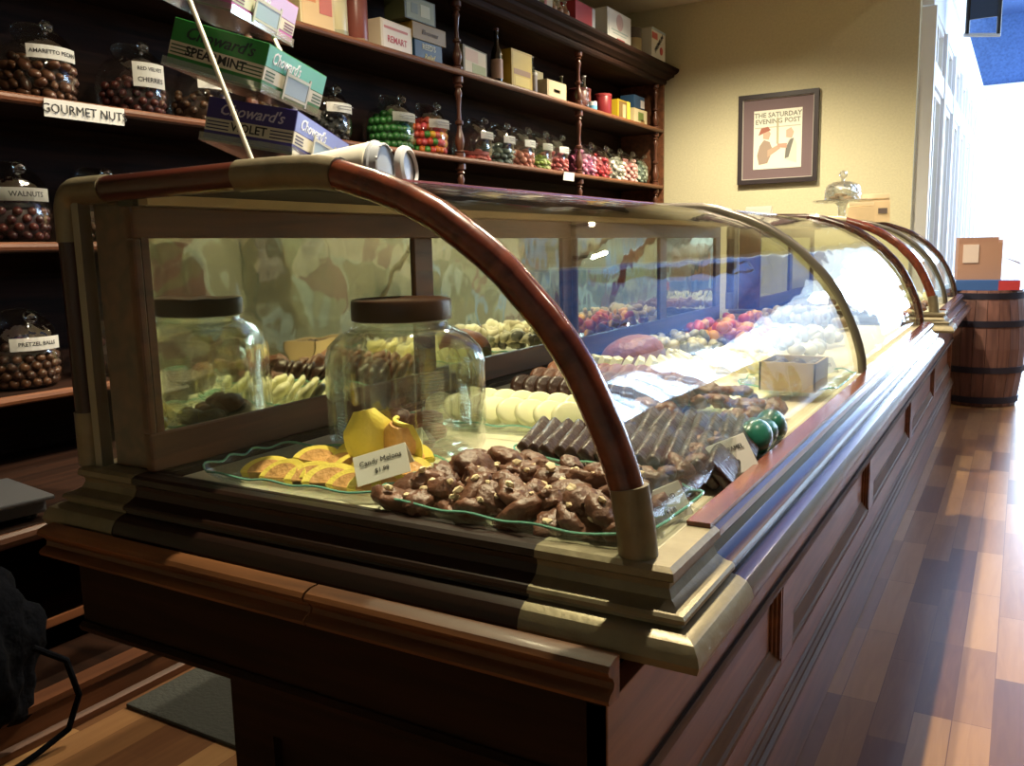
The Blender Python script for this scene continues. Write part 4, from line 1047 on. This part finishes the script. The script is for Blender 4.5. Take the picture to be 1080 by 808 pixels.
def bottle(label, y, z0, h, r, col, lab=None, xc=-2.80, cap=None, clear=False):
    t = thing('bottle', label, 'bottle', (xc, y, z0))
    b = lathe([(0, .001), (r*.95, .001), (r, .008), (r, h*.52), (r*.85, h*.60), (r*.42, h*.72), (r*.34, h*.82), (r*.34, h*.93), (r*.42, h*.94), (r*.42, h*.97), (0, h*.97)], 20); b.transform(tr(xc, y, z0))
    obj('glass_body', b, M['crystal'] if clear else colmat(col, .12, coat=.5), t, True, 50)
    b = lathe([(0, h*.965), (r*.46, h*.965), (r*.46, h), (0, h)], 14); b.transform(tr(xc, y, z0)); obj('cap', b, colmat(cap or (.3, .25, .2), .4), t, True)
    if lab:
        b = lathe([(r*.9, h*.12), (r+.0012, h*.12), (r+.0012, h*.46), (r*.9, h*.46)], 20, cap=False); b.transform(tr(xc, y, z0)); obj('paper_label', b, colmat(lab, .5), t, True)
z2 = zs[4]
q = ybox('carton', 'box', 'cream and orange printed carton at the left of the upper shelf', 2.95, 3.17, z2, .26, (.62, .50, .26), front=(.66, .45, .20), parts=(('orange_patch', .05, .45, .45, .9, (.62, .22, .06)), ('red_patch', .55, .92, .3, .8, (.55, .14, .08))))
tin('round_tin', 'tin', 'cream cylindrical tin with blue foot band beside the printed carton', 3.265, .062, z2, .235, (.66, .58, .34), ((.0, .12, (.06, .10, .20)), (.12, .2, (.35, .33, .2))))
tin('round_tin', 'tin', 'dull red cylindrical tin right of the cream tin', 3.42, .058, z2, .26, (.26, .07, .05), ((0, .15, (.35, .22, .12)),))
q = ybox('carton', 'box', 'small white carton with red lettering leaning on the upper shelf', 3.49, 3.76, z2, .15, (.66, .56, .40), front=(.72, .62, .50), rz=.05); t, T, w, h, d = q
obj('red_strip', box(d/2, d/2+.002, -w*.40, w*.35, h*.72, h*.80, T=T), colmat((.55, .18, .14), .5), t); txt(t, T, 'REMART', .045, .5, .40, w, h, d, (.50, .05, .06))
q = ybox('tin_box', 'tin', 'blue tin with gold lettering at the bottom of the stack of three', 3.775, 4.02, z2, .105, (.012, .045, .09), depth=.14); t, T, w, h, d = q
txt(t, T, "REED'S", .040, .5, .72, w, h, d, (.60, .58, .40)); txt(t, T, 'Relief', .040, .5, .28, w, h, d, (.66, .55, .22), shear=.35)
q = ybox('tin_box', 'tin', 'gold tin in the middle of the stack with faded script', 3.76, 4.06, z2+.106, .085, (.26, .16, .03), depth=.15); t, T, w, h, d = q
txt(t, T, 'Blossoms', .038, .5, .5, w, h, d, (.12, .07, .02), shear=.3)
ybox('tin_box', 'tin', 'olive patterned tin on top of the stack', 3.70, 3.97, z2+.192, .12, (.07, .075, .03), front=(.22, .22, .09), depth=.13, parts=(('dark_motif', .2, .4, .3, .7, (.14, .15, .08)), ('pale_motif', .5, .8, .25, .75, (.50, .48, .28))))
ybox('tin_box', 'tin', 'pale landscape printed tin leaning right of the second turned post', 4.20, 4.50, z2, .155, (.14, .12, .06), front=(.66, .56, .38), depth=.05, rz=.1, parts=(('pink_sky', .08, .6, .5, .9, (.62, .42, .30)), ('green_field', .35, .92, .1, .45, (.36, .38, .16))))
bottle('tall dark bottle with pink label beside the tall yellow box', 4.66, z2, .33, .036, (.015, .010, .008), (.50, .32, .24), cap=(.3, .12, .08))
q = ybox('carton', 'box', 'tall yellow carton between the dark bottle and the clear jar', 4.76, 5.02, z2, .235, (.50, .34, .03), front=(.60, .43, .06), depth=.12, parts=(('brown_print', .1, .9, .38, .52, (.36, .20, .08)), ('pale_print', .15, .85, .1, .34, (.70, .54, .12))))
tin('small_jar', 'jar', 'small grey jar right of the tall yellow carton', 5.10, .034, z2, .13, (.26, .22, .20), lid=(.5, .5, .48), xc=-2.80)
bottle('dark wine bottle standing behind the cream labelled box', 5.20, z2, .27, .034, (.02, .03, .015), xc=-2.86)
ybox('carton', 'box', 'cream carton with framed print in the middle of the upper shelf', 5.22, 5.50, z2, .125, (.58, .48, .27), front=(.66, .56, .34), depth=.10, parts=(('frame_mark', .32, .66, .40, .58, (.22, .16, .08)), ('frame_field', .35, .63, .43, .55, (.64, .54, .30))))
ybox('carton', 'box', 'small tan carton standing behind the cream one', 5.31, 5.44, z2, .21, (.34, .30, .18), depth=.05, xf=-2.90)
bottle('slim dark bottle with green foot left of the third turned post', 5.57, z2, .20, .030, (.05, .05, .03), (.02, .40, .16), cap=(.2, .18, .12), xc=-2.83)
bottle('clear soda bottle right of the third turned post', 5.83, z2, .235, .034, (.5, .5, .5), None, clear=True, cap=(.6, .6, .6), xc=-2.78)
tin('round_tin', 'tin', 'dark red domed tin behind the clear bottle', 6.00, .085, z2+.0, .165, (.16, .04, .03), xc=-2.90, lid=(.12, .03, .03))
tin('small_tin', 'tin', 'small white and blue tin in front of the dark red tin', 5.96, .033, z2, .075, (.58, .60, .60), ((.2, .6, (.12, .35, .55)),), xc=-2.775)
tin('round_tin', 'tin', 'tall red lidded tin left of the yellow tin', 6.22, .066, z2, .15, (.20, .018, .022), xc=-2.81, lid=(.24, .03, .03))
ybox('tin_box', 'tin', 'yellow tin with an amber window on the upper shelf', 6.38, 6.62, z2, .15, (.55, .38, .02), front=(.20, .12, .04), depth=.13, parts=(('side_stripe', .72, .98, 0, 1, (.74, .62, .08)), ('pale_figure', .35, .62, .1, .8, (.55, .45, .26))))
ybox('tin_box', 'tin', 'cream tin with a green leaf motif at the end of the upper shelf', 6.70, 6.98, z2, .125, (.60, .50, .28), front=(.66, .58, .36), depth=.13, parts=(('leaf_motif', .3, .7, .25, .8, (.16, .22, .05)), ('stem_motif', .48, .78, .15, .35, (.40, .22, .08))))
ybox('tin_box', 'tin', 'small blue tin resting on the green leaf tin', 6.70, 6.92, z2+.126, .10, (.02, .06, .13), depth=.12, parts=(('pale_end', .62, .98, .1, .7, (.5, .46, .46)),))
# on the cornice
zt = E+1.466
ybox('carton', 'box', 'pale carton at the left of the cornice top', 4.70, 4.95, zt, .10, (.66, .66, .58), xf=-2.66, depth=.10)
ybox('carton', 'box', 'small cream and red carton on the cornice beside the wire ornaments', 5.02, 5.13, zt, .12, (.62, .50, .30), xf=-2.66, depth=.08, parts=(('red_edge', 0, .25, 0, 1, (.55, .15, .08)),))
for k, y in enumerate((5.20, 5.29, 5.38)):
    bottle(('leftmost', 'middle', 'rightmost')[k]+' of three small clear glass bottles on the cornice', y, zt, .13, .030, (.5, .5, .5), (.55, .30, .15), xc=-2.70, clear=True, cap=(.6, .6, .55))
q = ybox('tin_box', 'tin', 'plain red tin with silver clasp side on the cornice', 5.46, 5.72, zt, .16, (.42, .025, .03), xf=-2.66, depth=.12)
t, T, w, h, d = q
obj('silver_side', box(-d/2, d/2, w/2, w/2+.05, .002, h, .004, T=T), colmat((.50, .52, .50), .4), t); obj('clasp', box(-.012, .012, w/2+.05, w/2+.058, h*.5, h*.62, .002, T=T), M['steel'], t)
q = ybox('carton', 'box', 'white carton with a round pink seal on the cornice', 5.93, 6.36, zt, .215, (.68, .68, .60), front=(.74, .73, .66), xf=-2.64, depth=.12); t, T, w, h, d = q
b = lathe([(0, 0), (.058, 0), (.058, .003), (.046, .003), (.046, .0018), (0, .0018)], 28); b.transform(T @ tr(d/2, 0, h*.66) @ rm('Y', PI/2)); obj('seal', b, colmat((.60, .42, .38), .5), t)
obj('printed_line', box(d/2, d/2+.002, -.15, .15, h*.34, h*.38, T=T), colmat((.42, .50, .46), .5), t); obj('printed_line', box(d/2, d/2+.002, -.12, .12, h*.25, h*.28, T=T), colmat((.42, .50, .46), .5), t); obj('red_label', box(d/2, d/2+.003, -.05, .09, h*.03, h*.14, T=T), colmat((.5, .08, .08), .5), t)
b = lathe([(0, 0), (.10, 0), (.105, .01), (.10, .045), (.075, .06), (0, .062)], 24); b.transform(tr(-2.80, 6.20, zt+.19)); 
t = thing('round_tin', 'round tin with scalloped red lid standing behind the white carton', 'tin', (-2.80, 6.20, zt))
b2 = lathe([(0, .002), (.10, .002), (.10, .19), (0, .19)], 24); b2.transform(tr(-2.86, 6.20, zt)); obj('can', b2, colmat((.5, .12, .09), .4), t, True, 40)
b.transform(tr(-.06, 0, 0)); obj('lid', b, colmat((.58, .14, .10), .35), t, True, 40)
tin('round_tin', 'tin', 'dark round tin with cream portrait oval between the white carton and the white end tin', 6.62, .075, zt, .21, (.10, .09, .08), ((.05, .62, (.46, .38, .20)),), xc=-2.74)
q = ybox('tin_box', 'tin', 'white cracker tin with diagonal black lettering at the right end of the cornice', 6.76, 7.06, zt, .24, (.72, .72, .66), xf=-2.63, depth=.16, parts=(('red_corner', .02, .40, .66, .86, (.60, .12, .12)), ('blue_lid_band', 0, 1, .93, 1.005, (.38, .50, .56)), ('gold_foot', 0, 1, 0, .05, (.62, .50, .22))))
t, T, w, h, d = q
txt(t, T, 'PREMIUM', .054, .50, .56, w, h, d, (.04, .05, .06), u=(0, .72, .62), up=(0, -.62, .72), off=.004)
b = lathe([(0, 0), (.030, 0), (.030, .003), (0, .003)], 24); b.transform(T @ tr(d/2+.001, w*.18, h*.36) @ rm('Y', PI/2)); obj('red_seal', b, colmat((.60, .10, .10), .5), t)

# ------------------------------------------------------------------ framed picture on the end wall (generic two-figure stand-in)
px0, px1, pz0, pz1 = -2.075, -1.445, E+.480, E+1.185
t = thing('framed_picture', 'framed magazine cover print with wide brown mat hanging on the beige wall', 'picture', ((px0+px1)/2, YW, pz0))
b = bmesh.new(); fw = .035
add_frame(b, px0, px1, pz0, pz1, YW-.045, YW-.001, fw)
obj('frame', b, colmat((.035, .028, .032), .35), t)
obj('mat_board', box(px0+fw, px1-fw, YW-.025, YW-.012, pz0+fw, pz1-fw), colmat((.16, .11, .12), .7), t)
b = bmesh.new(); add_frame(b, px0+fw, px1-fw, pz0+fw, pz1-fw, YW-.035, YW-.024, .006)
obj('gilt_fillet', b, colmat((.45, .42, .38), .4), t)
ix0, ix1, iz0, iz1 = px0+.125, px1-.125, pz0+.115, pz1-.130
pr = obj('print', box(ix0, ix1, YW-.028, YW-.0255, iz0, iz1), colmat((.78, .77, .66), .6), t)
W_, H_ = ix1-ix0, iz1-iz0
obj('title', text_bm('THE SATURDAY', .052, (ix0+W_/2, YW-.0285, iz1-.040), (1, 0, 0), (0, 0, 1), bold=.0012), colmat((.20, .22, .17), .6), pr)
obj('title', text_bm('EVENING POST', .052, (ix0+W_/2, YW-.0285, iz1-.090), (1, 0, 0), (0, 0, 1), bold=.0012), colmat((.20, .22, .17), .6), pr)
obj('rule', box(ix0+.01, ix1-.01, YW-.0290, YW-.028, iz1-.138, iz1-.130), colmat((.45, .46, .38), .6), pr)
def flat(pts, col, nm, dy=0):
    b = prism_y([(ix0+W_*x, iz0+H_*z) for x, z in pts], YW-.0297-dy, YW-.0270); obj(nm, b, colmat(col, .6), pr)
flat([(.12, .08), (.30, .10), (.36, .22), (.40, .34), (.34, .46), (.22, .50), (.13, .40), (.08, .24)], (.34, .26, .20), 'brown_shape')
flat([(.30, .20), (.56, .34), (.52, .40), (.30, .32)], (.50, .34, .24), 'tan_shape', .0004)
flat([(.20, .52), (.32, .50), (.36, .60), (.30, .68), (.20, .66)], (.55, .38, .28), 'round_shape', .0004)
flat([(.10, .58), (.36, .66), (.30, .72), (.16, .70)], (.34, .12, .08), 'red_shape', .0008)
flat([(.66, .16), (.90, .08), (.90, .40), (.84, .50), (.72, .46), (.66, .32)], (.62, .60, .52), 'pale_shape')
flat([(.66, .16), (.74, .18), (.84, .50), (.76, .48), (.68, .34)], (.16, .16, .14), 'dark_shape', .0004)
flat([(.68, .52), (.80, .50), (.84, .60), (.78, .68), (.68, .64)], (.58, .40, .30), 'round_shape', .0004)
flat([(.50, .36), (.70, .34), (.70, .42), (.50, .42)], (.50, .30, .22), 'tan_shape', .0008)
flat([(.48, .42), (.53, .42), (.52, .86), (.48, .86)], (.42, .40, .26), 'stem_shape')

# ------------------------------------------------------------------ barrel and its load
bx, by = -.235, 7.22; BHt = E-.365
t = thing('barrel', 'dark reddish wooden barrel with hoops standing past the end of the counter', 'barrel', (bx, by, 0))
bm = bmesh.new(); N = 22; prb = [(.245, .002), (.262, .12), (.282, .28), (.290, .42), (.284, .56), (.266, .72), (.248, BHt)]
for k in range(N):
    a0, a1 = 2*PI*k/N+.006, 2*PI*(k+1)/N-.006; P_ = []
    for rr, z in prb: P_.append((bm.verts.new(V((rr*math.cos(a0), rr*math.sin(a0), z))), bm.verts.new(V((rr*math.cos(a1), rr*math.sin(a1), z))), bm.verts.new(V(((rr-.02)*math.cos(a1), (rr-.02)*math.sin(a1), z))), bm.verts.new(V(((rr-.02)*math.cos(a0), (rr-.02)*math.sin(a0), z)))))
    for A, B in zip(P_, P_[1:]):
        for q in range(4): bm.faces.new((A[q], A[(q+1) % 4], B[(q+1) % 4], B[q]))
    bm.faces.new(P_[0]); bm.faces.new(list(reversed(P_[-1])))
bm.transform(tr(bx, by, 0)); obj('stave_wall', bm, M['barrel'], t)
for z, rr in ((.05, .258), (.27, .286), (.60, .286), (BHt-.04, .258)):
    b = lathe([(rr-.01, z-.022), (rr+.002, z-.022), (rr+.004, z+.022), (rr-.01, z+.022)], 36, cap=False); b.transform(tr(bx, by, 0)); obj('hoop', b, M['hoop'], t, True, 40)
b = lathe([(0, BHt-.02), (.235, BHt-.02), (.235, BHt-.004), (0, BHt-.004)], 28); b.transform(tr(bx, by, 0)); obj('head', b, M['barrel'], t, True, 40)
ztp = BHt-.003
t = thing('flat_box', 'flat blue and red box lying on the barrel head', 'box', (bx+.03, by-.05, ztp)); T = tr(bx+.03, by-.05, ztp) @ rm('Z', .1)
obj('carton', box(-.22, .18, -.14, .12, 0, .075, .004, T=T), colmat((.05, .13, .38), .4), t); obj('red_end', box(.05, .183, -.143, -.138, .004, .071, T=T), colmat((.50, .05, .06), .4), t)
obj('red_end', box(.178, .183, -.138, .118, .004, .071, T=T), colmat((.50, .05, .06), .4), t)
t = thing('cardboard_display', 'open brown cardboard display box with a flap, on top of the flat box', 'box', (bx, by, ztp+.076)); T = tr(bx-.02, by-.01, ztp+.076) @ rm('Z', .15)
b = bmesh.new(); add_box(b, -.17, .11, .10, .106, 0, .30); add_box(b, -.17, -.164, -.10, .10, 0, .30); add_box(b, .104, .11, -.10, .10, 0, .28); add_box(b, -.17, .11, -.106, -.10, 0, .26); add_box(b, -.17, .11, -.10, .10, 0, .006); b.transform(T)
obj('box_body', b, colmat((.42, .24, .17), .7), t)
b = bmesh.new(); q = [b.verts.new(T @ V(p)) for p in ((.11, -.09, .16), (.11, .09, .16), (.24, .07, .12), (.24, -.07, .10))]; b.faces.new(q); bmesh.ops.solidify(b, geom=b.faces[:], thickness=.005); obj('flap', b, colmat((.36, .20, .16), .7), t)
obj('pale_panel', box(-.14, -.04, -.112, -.106, .12, .25, T=T), colmat((.72, .60, .54), .6), t)

# ------------------------------------------------------------------ staff side: scale, jacket, mat
t = thing('weighing_scale', 'grey metal weighing scale standing on the low back counter', 'scale', (-2.32, 1.18, .53))
T = tr(-2.33, 1.16, .531) @ rm('Z', -.15)
obj('base', box(-.15, .13, -.20, .14, .012, .045, .008, T=T), M['scale'], t)
obj('weighing_plate', box(-.14, .16, -.21, .15, .050, .062, .005, T=T), M['scale'], t)
obj('column', box(-.15, -.09, -.05, .05, .045, .16, .008, T=T), M['scale'], t)
obj('display_head', box(-.16, -.06, -.16, .09, .11, .185, .01, T=T @ rm('Y', .25)), colmat((.62, .64, .66), .4), t)
for a, b_ in ((-.12, -.17), (-.12, .11), (.10, -.17), (.10, .11)):
    b = lathe([(0, 0), (.014, 0), (.012, .013), (0, .013)], 12); b.transform(T @ tr(a, b_, 0)); obj('foot', b, M['black'], t)
def cloth_bm():
    bm = bmesh.new(); bmesh.ops.create_icosphere(bm, subdivisions=5, radius=1)
    from mathutils import noise
    for v in bm.verts:
        n = v.co.normalized(); k = 1+.22*noise.noise(n*2.4+V((3, 1, 5)))+.10*math.sin(9*n.y+4*n.z+3*noise.noise(n*3))*.6+.05*noise.noise(n*9)
        v.co = V((n.x*.12, n.y*.20, n.z*.22))*k
        if v.co.z < -.17: v.co.z = -.17-(abs(v.co.z)-.17)*.1
    return bm
t = thing('jacket', 'crumpled dark navy jacket with a loose cord slumped on the back counter plinth', 'jacket', (-2.10, 1.03, .12))
b = cloth_bm(); b.transform(tr(-2.12, .98, .25)); obj('fabric', b, M['cloth'], t, True, 180)
obj('cord', tube([(-2.00, 1.10, .28), (-1.985, 1.17, .22), (-1.98, 1.19, .12), (-1.99, 1.16, .04), (-2.0, 1.08, .012), (-1.98, .98, .010), (-1.97, .86, .010)], .008, 8), M['cloth'], t, True)
t = obj('floor_mat', box(-2.02, -1.15, 1.34, 3.2, .001, .012, .004), M['mat']); tag(t, 'dark grey rubber mat on the wood floor behind the counter', 'mat')

# ------------------------------------------------------------------ ceiling bracket near the far windows
t = thing('ceiling_bracket', 'black U shaped ceiling bracket with a pale crossbar against the blue ceiling', 'bracket', (-.40, 8.5, HC))
b = bmesh.new(); add_tube(b, [(-.515, 8.5, E+1.69), (-.515, 8.5, HC)], .018, 8); add_tube(b, [(-.285, 8.5, E+1.66), (-.285, 8.5, HC)], .018, 8); obj('hanger', b, M['black'], t, True)
obj('crossbar', tube([(-.54, 8.5, E+1.685), (-.27, 8.5, E+1.65)], .016, 8), colmat((.6, .65, .7), .4), t, True)
obj('panel', box(-.50, -.30, 8.49, 8.51, E+1.80, HC, .004), colmat((.03, .05, .09), .5), t)

# ------------------------------------------------------------------ lamps of the shop; those over the customer aisle are added to light the floor
lamp_spots = [(-.80, 1.75), (-1.0, 3.4), (-1.0, 5.4), (-1.9, 6.0), (-1.9, 2.6), (1.3, 3.2), (1.3, 6.6), (1.3, 10)]
names = ['over the near end of the case', 'over the middle of the near case', 'over the far case', 'near the end wall', 'over the staff aisle', 'added as fill light over the customer aisle near the counter end', 'added as fill light over the customer aisle beside the barrel', 'added as fill light far down the customer aisle']
for (x, y), nm_ in zip(lamp_spots, names):
    CHH = CH if x < 0 else HC
    t = thing('ceiling_spot', 'small black ceiling spotlight '+nm_, 'lamp', (x, y, CHH))
    b = lathe([(0, 0), (.05, 0), (.05, -.02), (.012, -.025), (.012, -.06), (.045, -.07), (.052, -.18), (.046, -.18), (.040, -.08), (0, -.08)], 20); b.transform(tr(x, y, CHH)); obj('housing', b, M['black'], t, True, 40)
def light(kind, name, loc, energy, col, **k):
    l = bpy.data.lights.new(name, kind); l.energy = energy; l.color = col
    for a, v in k.items(): setattr(l, a, v)
    o = bpy.data.objects.new(name, l); C.objects.link(o); o.location = loc; return o
WARM = (1.0, .85, .60)
for (x, y), e in zip(lamp_spots, (68, 40, 44, 72, 28, 18, 22, 40)):
    o = light('SPOT', 'lamp', (x, y, (CH if x < 0 else HC)-.17), e*4, WARM if x < 0 else (1, .86, .66), shadow_soft_size=.022, spot_size=math.radians(155), spot_blend=1.0)
# daylight through the high windows added on the right
for k in range(3, 7):
    y0 = 3.85+k*1.75
    o = light('AREA', 'daylight', (3.56, y0+.75, 3.15), 125, (.56, .76, 1.0), shape='RECTANGLE', size=1.5, size_y=1.45)
    o.rotation_euler = (0, PI/2, 0)
o = light('AREA', 'daylight', (.55, 16.17, 1.8), 260, (.62, .80, 1.0), shape='RECTANGLE', size=2.05, size_y=2.8)
o.rotation_euler = (-PI/2, 0, 0)
w = bpy.data.worlds.new('sky'); bpy.context.scene.world = w; w.use_nodes = True
w.node_tree.nodes['Background'].inputs[0].default_value = (.72, .85, 1.0, 1); w.node_tree.nodes['Background'].inputs[1].default_value = 1.6
sc = bpy.context.scene
sc.view_settings.view_transform = 'Standard'; sc.view_settings.look = 'None'; sc.view_settings.gamma = 1; sc.view_settings.exposure = .55
sc.view_settings.use_curve_mapping = False
sc.cycles.max_bounces = 14; sc.cycles.transparent_max_bounces = 40; sc.cycles.glossy_bounces = 6; sc.cycles.diffuse_bounces = 4
